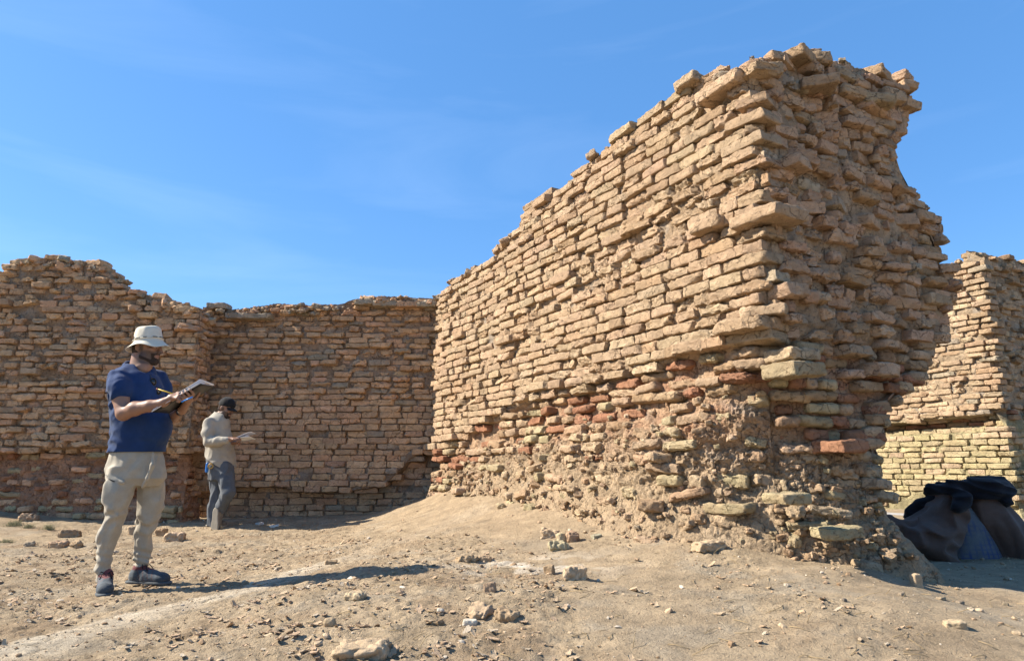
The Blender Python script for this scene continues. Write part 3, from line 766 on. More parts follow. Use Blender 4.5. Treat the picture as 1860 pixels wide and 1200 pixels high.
# --- left block ---
topK = top_fn([(-700, 520), (-200, 505), (0, 492), (14, 488), (22, 470), (60, 463), (112, 466), (180, 477), (205, 497), (226, 520), (270, 531), (322, 546), (352, 556), (372, 558)], Y_BLOCK)
def off_k(x_, z_):
    led = 1.02+.03*np.sin(x_*2.0)
    r = z_-led
    o = np.interp(r, [-1.2, -.85, -.6, -.3, -.04, .0, .3, 3], [.16, .02, -.02, -.10, -.13, .03, .02, 0])
    return o+.05*fbm(np.asarray(x_)*.9, np.asarray(z_)*.9, 0, 2, 120)
def col_k(P_, V):
    c = mud_colour(V, np.array([.33, .22, .135]), 121)
    lo = sst(1.05, .85, V[:, 2])[:, None]
    c = c*(1-lo*.7)+np.array([.37, .195, .115])*lo*.7
    return c
amp_k = lambda P_, Z_: (np.where(Z_ < .95, .05, .028), np.where(Z_ < .95, .02, .046))
bk = tag(empty('ruined_wall', (X_BLOCK, Y_BLOCK, 0)), 'brown brick wall block behind the standing man in the bucket hat, humped crest at left', 'wall')
front_core(bk, 'mud_core', -10.5, X_BLOCK, Y_BLOCK, 1.2, topK, off_k, 123, col_k, amp_k, 330, 170, .5)
def sty_k(x_, z_):
    if z_+.03 > float(topK(min(x_, X_BLOCK)))+rng.normal(0, .03) or z_ < .05: return None
    out = float(off_k(np.array(min(x_, X_BLOCK)), np.array(z_)))
    ero = float(fbm(np.array([x_*1.1]), np.array([z_*1.5]), np.array([8.]), 3, 124)[0])
    if z_ > .98:
        if rng.random() < (.04 if ero < .15 else .12): return None
        c = pick([(.40, TAN), (.25, BROWN), (.20, PINK), (.15, PALE)])
        o = out+rng.normal(0, .024)
        if rng.random() < .12: o += .04
        return dict(out=o, r=rng.uniform(.008, .022), rough=rng.choice([.4, 1.0, 1.7]), col=colour_var(c), yaw=.09, roll=.035, pit=.09, sx=rng.uniform(.88, 1.03), vj=(.002, .014), sz=rng.choice([.9, 1, 1.1]))
    if z_ > .42:
        if rng.random() < .35: return None
        c = pick([(.6, RED), (.2, PINK), (.2, YEL)])
    else:
        if rng.random() < .25: return None
        c = pick([(.5, YEL), (.25, TAN), (.25, PINK)])
    return dict(out=out+rng.normal(.02, .03), r=rng.uniform(.02, .034), rough=rng.uniform(.5, 1.3), col=colour_var(c), yaw=.12, roll=.05, pit=.1, sx=rng.uniform(.75, 1))
rk = lay(lambda p, z: ((p, Y_BLOCK), ex, ny_), .086, lambda z: (-10.4+.1*math.sin(z*40), X_BLOCK+.02*math.sin(z*57)), .02, 4.2, sty_k, lens=((.35, .32), (.35, .24), (.3, .17)))
def sty_ks(d, z_):
    if z_+.03 > float(topK(X_BLOCK)) or z_ < .05 or rng.random() < .1: return None
    return dict(out=float(off_k(np.array(X_BLOCK), np.array(z_)))*.8+rng.normal(0, .025), r=.025, rough=1.4, col=colour_var(pick([(.5, TAN), (.5, PINK)])), yaw=.1, roll=.04, pit=.06)
rk2 = lay(lambda p, z: ((X_BLOCK, Y_BLOCK+p), np.array([0., 1.]), ex), .086, lambda z: (.1, .5), .02, 4.2, sty_ks)
b1 = batch(rk+rk2, (9, 4, 5), 125); crisp(mk('brickwork', b1[0], b1[1], None, b1[2], M_BRICK, bk))
pts = [(x_, Y_BLOCK+rng.uniform(.0, .35), float(topK(x_))+rng.uniform(-.15, -.05)) for x_ in rng.uniform(-10.4, X_BLOCK, 240)]
rubble(bk, 'crest_rubble', pts, .05, 126, [(.4, TAN), (.3, PINK), (.3, GREY)])

# --- cross wall behind the second man ---
topB = top_fn([(300, 545), (345, 553), (380, 551), (415, 556), (450, 553), (500, 545), (560, 548), (618, 546), (640, 538), (690, 531), (740, 534), (790, 536), (900, 530)], Y_BACK)
def off_b(x_, z_):
    x_ = np.asarray(x_, float); z_ = np.asarray(z_, float)
    led = .46+.05*np.sin(x_*3)+.5*sst(-1.9, -1.2, x_)
    r = z_-led
    o = np.interp(r, [-.8, -.45, -.3, -.02, .02, .14, .15, .5, 3], [.12, -.04, -.14, -.14, .06, .06, .03, .0, 0])
    return o-.05*sst(1.9, 2.6, z_)
def col_b(P_, V): return mud_colour(V, np.array([.32, .215, .135]), 131)
bw = tag(empty('ruined_wall', ((X_BLOCK-.9)/1, Y_BACK, 0)), 'shaded brown brick wall across the back, behind the man in the black cap', 'wall')
XB1 = .6
front_core(bw, 'mud_core', X_BLOCK-.3, XB1, Y_BACK, 1.0, topB, off_b, 133, col_b, lambda P_, Z_: (np.where(Z_ < .5, .035, .02), np.where(Z_ < .5, .035, .044)), 240, 170)
def sty_b(x_, z_):
    tp = float(topB(x_))
    if z_+.03 > tp-.10+rng.normal(0, .05) or z_ < .02: return None
    out = float(off_b(x_, z_))
    ero = float(fbm(np.array([x_*1.2]), np.array([z_*1.6]), np.array([2.]), 3, 134)[0])
    up = z_ > 1.75
    if rng.random() < (.015 if ero < .2 else .05)+.03*up: return None
    c = pick([(.44, TAN), (.32, BROWN), (.16, PINK), (.08, GREY)])
    o = out+rng.normal(0, .022 if up else .010)
    if rng.random() < .05: o += .035
    return dict(out=o, r=rng.uniform(.012, .028) if up else rng.uniform(.004, .012), rough=rng.choice([.5, 1.2, 1.9]) if up else rng.choice([.15, .35, 1.0]), col=colour_var(c), yaw=.075 if up else .05, roll=.018, pit=.08 if up else .05, vj=(.001, .009))
rb = lay(lambda p, z: ((p, Y_BACK), ex, ny_), .086, lambda z: (X_BLOCK-.25, XB1), .0, 4.2, sty_b, lens=((.5, .33), (.3, .25), (.2, .18)))
b1 = batch(rb, (9, 4, 5), 135); crisp(mk('brickwork', b1[0], b1[1], None, b1[2], M_BRICK, bw))
pts = [(x_, Y_BACK+rng.uniform(-.05, .3), float(topB(x_))+rng.uniform(-.17, -.06)) for x_ in rng.uniform(X_BLOCK, XB1, 420)]
rubble(bw, 'crest_rubble', pts, .038, 136, [(.3, TAN), (.3, PINK), (.4, GREY)], .42)
capb = []
for px, py, ln in [(395, 556, .28), (432, 574, .34), (470, 575, .42), (665, 549, .34), (700, 552, .36), (745, 553, .40), (775, 553, .3)]:
    w_ = at_y(px, py, Y_BACK); capb.append(dict(c=w_+np.array([0, .08, 0]), U=np.array([1., 0, 0]), N=np.array([0, -1., 0]), Z=np.array([0, 0, 1.]), half=np.array([ln/2, .15, .045]), r=.014, rough=.7, col=colour_var(pick([(.5, PINK), (.5, GREY)]))))
b1 = batch(capb, (12, 6, 5), 137); crisp(mk('loose_capping_brick', b1[0], b1[1], None, b1[2], M_BRICK, bw))

TAN, PINK, BROWN = TAN_, PINK_, BROWN_; DUST = np.array([.44, .32, .19])
# --- yellow based wall at the far right ---
CRt = at_y(1836, 800, 10.0)[:2]
RL = 6.0
topR0 = tops([(1690, 492), (1715, 480), (1740, 474), (1780, 466), (1800, 456), (1836, 456)], CRt, NL, UL)
ztR = lambda t: np.interp(t, topR0[0], topR0[1])
topR1 = tops([(1836, 456), (1860, 461), (1900, 470), (2000, 500)], CRt, NR, UR)
ztR1 = lambda s: np.interp(s, topR1[0], topR1[1])
LR = lambda t: np.interp(t, [0, .4, 1.5, 4, 6], [1.60, 1.52, 1.47, 1.40, 1.40])
def off_rl(t, z):
    r = z-LR(t)
    o = np.interp(r, [-1.7, -1.4, -.25, -.2, -.08, 0, .02, .3, 3], [.22, .04, .0, -.02, -.16, -.16, .08, .05, .05])
    return o-.05*np.exp(-(t/.4)**2)*sst(-.02, .06, r)*sst(1.9, .3, r)
def off_rr(s, z): return np.interp(z, [0, .3, 1.4, 1.6, 4], [.2, .02, 0, -.1, -.2])
def pt_R(P_, Z_):
    t = np.where(P_ < 1, (1-P_)*RL, 0); s = np.where(P_ < 1, 0, (P_-1)*3.0)
    return CRt[0]+t*UL[0]+s*UR[0], CRt[1]+t*UL[1]+s*UR[1], t, s
def off_R(P_, Z_):
    X, Y, t, s = pt_R(P_, Z_); a = sst(.995, 1.005, P_); return off_rl(t, Z_)*(1-a)+off_rr(s, Z_)*a
def top_R(p): return np.where(p <= 1, ztR((1-p)*RL), ztR1((p-1)*3.0))
def sp_R(p):
    t = np.clip(np.where(p < 1, (1-p)*RL, .6), .6, RL); s = np.where(p < 1, .7, np.clip((p-1)*3, .7, 2.9))
    return CRt[0]+t*UL[0]+s*UR[0], CRt[1]+t*UL[1]+s*UR[1], top_R(p)
def col_R(P_, V):
    c = mud_colour(V, np.array([.38, .28, .18]), 141)
    lo = sst(1.6, 1.4, V[:, 2])[:, None]
    return c*(1-lo)+np.array([.38, .32, .18])*(.8+.4*noise3(V[:, 0]*4, V[:, 1]*4, V[:, 2]*6, 5))[:, None]*lo
wr = tag(empty('ruined_wall', (CRt[0], CRt[1], 0)), 'brick wall at the right edge with a yellowish lower half, behind the dark blankets', 'wall')
build_core(wr, 'mud_core', np.concatenate([np.linspace(0, 1, 230), np.linspace(1, 2, 70)[1:]]), 150, pt_R, lambda P_, Z_: ((NL[0]*(1-sst(.99, 1.01, P_))+NR[0]*sst(.99, 1.01, P_)), (NL[1]*(1-sst(.99, 1.01, P_))+NR[1]*sst(.99, 1.01, P_))),
           off_R, top_R, .04, sp_R, 143, col_R, lambda P_, Z_: (.022+0*Z_, .035+.06*np.exp(-((P_-1)/.04)**2)), M_MUD)
YL2 = np.array([.46, .375, .205])
def sty_rl(t, z):
    if z+.03 > float(ztR(t))+rng.normal(0, .02) or z < .1: return None
    out = float(off_rl(np.array(t), np.array(z))); r = z-float(LR(t))
    if r > 0:
        if rng.random() < .03: return None
        return dict(out=out+rng.normal(0, .016), r=rng.uniform(.008, .022), rough=rng.choice([.4, .8, 1.5]), col=colour_var(pick([(.55, TAN), (.2, PALE), (.2, PINK), (.05, GREY)])), yaw=.04, roll=.02, pit=.04)
    if r > -.14: return dict(out=out+rng.normal(0, .02), r=.02, rough=.8, col=colour_var(pick([(.5, RED), (.5, BROWN)])), yaw=.06, roll=.02, pit=.05)
    if z < .38 and rng.random() < .6: return None
    return dict(out=out+rng.normal(0, .007), r=rng.uniform(.005, .014), rough=rng.choice([.3, .6, 1.0]), col=colour_var(pick([(.62, YL2), (.18, YEL), (.2, PALE)])), yaw=.02, roll=.012, pit=.03, vj=(.006, .014))
def sty_rr(s, z):
    if z+.03 > float(ztR1(s))+rng.normal(0, .02) or z < .1 or rng.random() < .06: return None
    out = float(off_rr(np.array(s), np.array(z)))
    c = pick([(.5, TAN), (.3, BROWN), (.2, PALE)]) if z > 1.55 else pick([(.5, YEL), (.3, OLIVE), (.2, PALE)])
    return dict(out=out+rng.normal(0, .04), r=rng.uniform(.01, .025), rough=rng.uniform(.4, 1.5), col=colour_var(c), yaw=.08, roll=.03, pit=.06)
r1 = lay(lambda t, z: ((CRt[0]+t*UL[0], CRt[1]+t*UL[1]), UL, NL), .088, lambda z: (.0+.04*math.sin(z*50), RL), .05, 4.6, sty_rl, lens=((.55, .34), (.3, .26), (.15, .18)))
r2 = lay(lambda s, z: ((CRt[0]+s*UR[0], CRt[1]+s*UR[1]), UR, NR), .088, lambda z: (.1, 2.2), .05, 4.6, sty_rr)
b1 = batch(r1+r2, (9, 4, 5), 145); crisp(mk('brickwork', b1[0], b1[1], None, b1[2], M_BRICK, wr))
pts = [(CRt[0]+t*UL[0]+S*UR[0], CRt[1]+t*UL[1]+S*UR[1], float(ztR(t))+rng.uniform(-.05, .03)) for t, S in zip(rng.uniform(0, RL, 140), rng.uniform(0, .6, 140))]
rubble(wr, 'crest_rubble', pts, .05, 146, [(.6, TAN), (.4, PINK)])

# pale strip of hard ground in front of that wall
pA, pB = at_ground(1560, 929), at_ground(1960, 962)
n = 40; xs = np.linspace(0, 1, n)
V = []
for k in xs:
    c_ = pA+(pB-pA)*k
    for j, o_ in enumerate(np.linspace(-.55, .55, 7)):
        q_ = c_+np.array([-.15, .98, 0])*(o_+.05*math.sin(k*17+j)*.6); V.append((q_[0], q_[1], hz(q_[0], q_[1])+.012-.01*abs(j-3)/3))
pth = mk('path', V, grid_quads(n, 7), None, np.tile([.42, .40, .37], (n*7, 1)), M_GROUND)
tag(pth, 'pale grey strip of hard path in front of the yellowish wall', 'path', kind='structure')

# ------------------------------------------------------------------ loose stones, each a thing
def stone(px, py, w_px, h_px, label, col, kind='r', yaw=None, flat=1.0, name='loose_stone', group='loose stones and brick pieces on the ground', sink=.25, cat='stone', p3=None):
    if 'white' not in label and 'black' not in label: col = np.asarray(col)*.62+np.array([.30, .23, .155])*.38
    sink = max(sink, .42)
    p = at_ground(px, py) if p3 is None else np.array(p3)
    k = p[1]*1.04/F
    w_ = w_px*k; hh = h_px*k
    a = rng.uniform(-.5, .5) if yaw is None else yaw
    U = np.array([math.cos(a), math.sin(a), rng.normal(0, .08)]); U /= np.linalg.norm(U)
    Z = np.array([rng.normal(0, .12), rng.normal(0, .12), 1]); Z -= U*np.dot(U, Z); Z /= np.linalg.norm(Z); N_ = np.cross(Z, U)
    w_ *= .86; hh *= .8
    half = np.array([w_/2, w_/2*rng.uniform(.6, .85), hh/2])
    r = half.min()*(.9 if kind == 'r' else .45)
    c = p+np.array([0, half[1]*.6, half[2]*(1-sink)])
    b = batch([dict(c=c, U=U, N=N_, Z=Z, half=half, r=r, rough=(1.3 if kind == 'r' else 1.2)*min(1, w_/.14), col=colour_var(col))], (20, 16, 12), int(rng.integers(1e6)), min(1.2, w_/.12))
    o = mk(name, b[0], b[1], None, b[2], M_STONE, loc=(c[0], c[1], p[2]))
    return tag(o, label, cat, group)
stone(655, 1196, 100, 34, 'big pale boulder cut off by the bottom edge of the photo', PALE*.92, 'r', 0, sink=.45)
stone(597, 1138, 25, 22, 'small rounded tan stone with a dark shadow, standing alone left of the big pale boulder', TAN)
stone(868, 1120, 50, 22, 'flat tan stone half buried beside its thicker twin, lower middle', TAN)
stone(920, 1126, 46, 28, 'thick tan stone at the right of the flat half buried one, dark cracked right side', BROWN*1.05)
stone(853, 1134, 26, 12, 'small white flake of stone in front of the flat tan pair', np.array([.52, .46, .37]), 'a')
stone(800, 1112, 14, 10, 'tiny white pebble above the white flake', np.array([.52, .47, .39]))
stone(1740, 1140, 36, 16, 'notched pale stone alone on the smooth dirt at lower right', PALE*.95, 'a')
stone(1850, 1153, 16, 9, 'small pale pebble near the lower right corner', PALE)
stone(889, 1074, 24, 22, 'pointed grey brown stone left of the pale leaning slab', BROWN*1.05, 'a')
stone(1042, 1052, 44, 30, 'pale pinkish slab leaning out of the dirt with black shadow at its right', PALE*.95, 'a', .2)
stone(998, 1042, 20, 22, 'small upright brown stone just left of the pale pinkish slab', BROWN, 'a')
stone(1000, 976, 36, 20, 'buff brick piece at the upper left of the cluster below the long wall', PALE, 'a')
stone(1014, 998, 40, 24, 'olive yellow stone at the front of the cluster below the long wall', OLIVE*1.1)
stone(1022, 985, 26, 24, 'pale yellow stone in the middle of the cluster below the long wall', YEL*1.1)
stone(1040, 984, 30, 26, 'reddish speckled stone at the right of the cluster below the long wall', np.array([.40, .24, .15]))
stone(1084, 977, 20, 10, 'small grey green chip right of the stone cluster', np.array([.30, .30, .22]), 'a')
stone(644, 1088, 36, 16, 'pale yellow clod with a small brown stone behind it, middle foreground', YEL)
stone(648, 1080, 18, 14, 'small brown stone sitting behind the pale yellow clod', BROWN)
stone(775, 908, 22, 22, 'small leaning brick fragment at the left foot of the long wall', TAN, 'a', .9)
stone(793, 907, 28, 14, 'low flat brick fragment at the foot of the long wall, beside the leaning one', TAN, 'a')
stone(818, 902, 40, 20, 'broad tan lump tight against the foot of the long wall', PINK)
stone(910, 922, 18, 14, 'small yellow stone on the sand slope below the long wall', YEL)
stone(880, 1018, 26, 14, 'dark reddish lump at the right end of the grey crumbs', PINK*.9)
stone(848, 1020, 40, 14, 'low grey brown clod in the row of crumbs right of the shadow tip', BROWN*1.1)
stone(314, 982, 36, 20, 'angular tan brick lying in the sun right of the near man\'s legs', TAN*1.05, 'a', .3, name='loose_brick', cat='brick')
stone(291, 974, 20, 20, 'orange brick half hidden behind the near man\'s left leg', np.array([.44, .25, .13]), 'a', .1, name='loose_brick', cat='brick')
stone(240, 972, 20, 26, 'tan lump seen between the near man\'s legs', TAN*.9)
stone(102, 994, 30, 16, 'squared brick end lying flat left of the rounded stone, by the grass tufts', np.array([.42, .27, .16]), 'a', .05, name='loose_brick', cat='brick')
stone(135, 994, 26, 18, 'rounded speckled stone right of the squared brick end', BROWN*1.1)
stone(122, 976, 36, 18, 'curved dark slab of dried mud above the rounded stone', BROWN*.8, 'a', .4)
stone(52, 992, 20, 12, 'grey stone left of the squared brick end', GREY)
stone(45, 935, 26, 18, 'reddish lump of mud at the foot of the left block', PINK)
stone(55, 945, 24, 14, 'brown clod in front of the reddish lump at the left block', BROWN)
stone(158, 942, 22, 16, 'round brown stone on the dirt heap under the left block', BROWN)
stone(505, 1034, 14, 8, 'small grey chip beyond the near man\'s shadow', GREY, 'a')
stone(600, 1024, 22, 9, 'dark crumb of crust beyond the middle of the shadow', BROWN*.7, 'a')
stone(1170, 932+12, 40, 26, 'rounded buff boulder bedded at the base of the long wall', np.array([.47, .36, .23]))
stone(1290, 1000, 60, 22, 'buff brick sunk in the dirt skirt of the broken end', PALE*.95, 'a')
stone(1640, 1082, 14, 10, 'small grey pebble at the right toe of the broken end', GREY*.7)
stone(1712, 1090, 20, 9, 'tiny dark stone right of the broken end\'s toe', GREY*.55)
stone(1746, 1097, 14, 8, 'dark pebble farther right of the broken end\'s toe', GREY*.5)
stone(1828, 1099, 10, 8, 'lone dark speck of stone near the right edge', GREY*.5)
stone(1535, 1092, 9, 8, 'round black pebble in front of the broken end', np.array([.08, .08, .08]))
stone(1668, 1066, 20, 32, 'upright splinter of buff mud brick at the toe of the broken end', PALE*.9, 'a', .3)
stone(470, 953, 14, 6, 'white scrap of plaster on the shaded ground right of the far man', np.array([.6, .58, .55]), 'a')
stone(497, 957, 16, 5, 'longer white scrap of plaster on the shaded ground', np.array([.6, .58, .55]), 'a')

# countless crumbs and pebbles: one stuff object
def scatter(n, fn):
    out = []
    while len(out) < n:
        p = fn()
        if p is not None: out.append(p)
    return out
ico = bpy.data.meshes.new('tmp')
import bmesh
bm = bmesh.new(); bmesh.ops.create_icosphere(bm, subdivisions=1, radius=1.0)
bm.verts.ensure_lookup_table(); IV = np.array([v.co[:] for v in bm.verts], f32); IT = np.array([[v.index for v in f_.verts] for f_ in bm.faces], np.int32); bm.free(); bpy.data.meshes.remove(ico)
NG = 15000
xx = rng.uniform(-5, 5.2, NG*5); yy = 2.6+7.2*rng.random(NG*5)**1.5
ro, sa, dd, tt = zone_rough(xx, yy)
nn_ = fbm(xx*1.8, yy*1.8, 0, 3, 301)
prob = (1-.6*sst(.4, 2.0, xx)*(dd > .5))*np.clip((ro*.8+.5*np.maximum(nn_, 0)+.6*np.exp(-(np.maximum(dd, 0)/.3)**2)*(tt > -.4)*(tt < 6)+.05), 0, 1)*(1-.6*sa)
inside = (dd < .0) & (tt > -.05) & (tt < 6.4) & (dd > -1.7)
keep = (rng.random(NG*5) < prob) & ~inside
xx, yy = xx[keep][:NG], yy[keep][:NG]; ng = len(xx)
sz = .002+.005*rng.random(ng)**2.2+.018*rng.random(ng)**22
zz = hzv(xx, yy)
R_ = rng.normal(0, 1, (ng, 3, 3)); Qm = np.linalg.qr(R_)[0].astype(f32)
sc3 = (sz[:, None]*rng.uniform(.55, 1.35, (ng, 3))).astype(f32)
jit = 1+rng.uniform(-.28, .28, (ng, len(IV), 1)).astype(f32)
VV = np.einsum('nmk,nkj->nmj', IV[None]*jit*sc3[:, None], Qm); VV[..., 2] *= .7
VV = VV+np.stack([xx, yy, zz+sz*.25], -1)[:, None].astype(f32)
base_c = np.array([TAN*.95, PALE, BROWN*.9, GREY*1.1, np.array([.52, .44, .34]), PINK*.9, BROWN*.5])[rng.choice(7, ng, p=[.34, .17, .17, .1, .10, .08, .04])]*rng.uniform(.8, 1.15, (ng, 1))
gv = mk('gravel', VV.reshape(-1, 3), None, (IT[None]+(np.arange(ng)*len(IV))[:, None, None]).reshape(-1, 3), np.repeat(base_c, len(IV), 0), M_STONE, smooth=False)
tag(gv, 'scattered pebbles and dry dirt crumbs over the ground', 'gravel', kind='stuff')
# curled flakes of dried mud
nf = 4200
xx = rng.uniform(-4.5, 2.2, nf*5); yy = 2.6+4.6*rng.random(nf*5)**1.3
ro, sa, dd, tt = zone_rough(xx, yy)
cm = 1-sst(.15, .5, dist_poly(xx, yy, crust_pts))
keep = (rng.random(nf*5) < np.clip(ro*1.1-.2, 0, 1)*(1-sa)*np.clip(.3+.9*fbm(xx*2.5, yy*2.5, 0, 3, 311)-.6*cm, 0, 1)) & (dd > .25)
xx, yy = xx[keep][:nf], yy[keep][:nf]; nf = len(xx)
fl_parts = []; fcs = []
gu, gv_ = np.meshgrid(np.linspace(-1, 1, 5), np.linspace(-1, 1, 4), indexing='ij')
q0 = grid_quads(5, 4)
for i in range(nf):
    s = .010+.024*rng.random()**2.5; a = rng.uniform(0, 6.28); cu = rng.uniform(.0, .6); tl = rng.normal(0, .28); th = .0022+.08*s
    jx = rng.uniform(.55, 1.0, (5, 4)); m_ = np.where(gu*gu+gv_*gv_ > 1.2, .62, 1.0)*jx
    lx = gu*m_*s*1.2; ly = gv_*m_*s*.8; lz = cu*(gu**2)*s*.5+tl*lx+.3*tl*ly
    X = xx[i]+lx*math.cos(a)-ly*math.sin(a); Y = yy[i]+lx*math.sin(a)+ly*math.cos(a)
    z0 = zz_ = HG[np.clip(np.searchsorted(gx, xx[i]), 0, len(gx)-1), np.clip(np.searchsorted(gy, yy[i]), 0, len(gy)-1)]+.002
    top_ = np.stack([X, Y, z0+lz+th], -1).reshape(-1, 3); bot = np.stack([X, Y, z0+lz], -1).reshape(-1, 3)
    rim = [0, 1, 2, 3, 7, 11, 15, 19, 18, 17, 16, 12, 8, 4]
    sq = [(rim[k], rim[(k+1) % 14], rim[(k+1) % 14]+20, rim[k]+20) for k in range(14)]
    fl_parts.append((np.concatenate([top_, bot]), np.concatenate([q0, q0[:, ::-1]+20, np.array(sq)])))
    fcs.append(np.tile(pick([(.5, TAN), (.3, PALE), (.2, GREY*1.15)])*rng.uniform(.85, 1.12), (40, 1)))
v, q, _ = join(fl_parts)
tag(mk('mud_flakes', v, q, None, np.concatenate(fcs), M_STONE, smooth=False), 'thin curled flakes of dried mud littering the rough dirt', 'mud flakes', kind='stuff')

# dry stalks lying about
tp = []
M_STRAW = mat_earth('dry_straw', use_col=False, base=(.30, .22, .12), bump=.2, var=.3)
for _ in range(150):
    px = rng.uniform(420, 1850); py = rng.uniform(960, 1198)
    p = at_ground(px, py); a = rng.normal(.15, .7); L_ = rng.uniform(.03, .14)
    if (p[0]-C[0])*NL[0]+(p[1]-C[1])*NL[1] < .12 and p[1] > 4.4 and px < 1700: continue
    up = rng.random() < .15
    q1 = p+np.array([math.cos(a)*L_, math.sin(a)*L_, 0]); q1[2] = hz(q1[0], q1[1])+(.05 if up else .004); p[2] += .003
    mid = (p+q1)/2+np.array([rng.normal(0, .012), rng.normal(0, .012), .006])
    tp.append(tube([p, mid, q1], [.0016, .0016, .0009], 5))
v, q, t_ = join(tp)
tag(mk('dry_stalks', v, q, t_, None, M_STRAW), 'dry straw stalks and twigs lying on the dirt', 'straw', kind='stuff')

# grey green grass tufts at the left
M_GRASS = mat_earth('dry_grass', use_col=True, bump=.1, var=.25)
def tuft(px, py, n, hgt, spread, label):
    p = at_ground(px, py); parts = []; cs = []
    for _ in range(n):
        a = rng.uniform(0, 6.28); b = p+np.array([rng.normal(0, spread), rng.normal(0, spread*.7), -.01]); l = hgt*rng.uniform(.4, 1.1)
        b[2] = hz(b[0], b[1])-.005
        lean = rng.uniform(.2, .9)
        pts = [b+np.array([math.cos(a)*lean*l*k*k, math.sin(a)*lean*l*k*k, l*k*(1-.25*k*lean)]) for k in np.linspace(0, 1, 5)]
        t = tube(pts, np.linspace(.0024, .0006, 5), 4); parts.append(t); cs.append(np.tile(np.array([.25, .235, .135])*rng.uniform(.7, 1.35)+rng.choice([0, .08])*np.array([1, .8, .4]), (len(t[0]), 1)))
    v, q, t_ = join(parts)
    tag(mk('grass_tuft', v, q, t_, np.concatenate(cs), M_GRASS, loc=p), label, 'grass tuft', 'dry grass tufts by the left block')
tuft(25, 955, 200, .07, .045, 'wide grey green grass tuft at the far left edge')
tuft(52, 958, 120, .06, .03, 'low grass tuft next to the wide one at the left edge')
tuft(88, 962, 150, .085, .03, 'fresher green grass tuft above the curved dark slab')
tuft(12, 985, 110, .05, .03, 'thin brownish grass tuft low at the left edge')

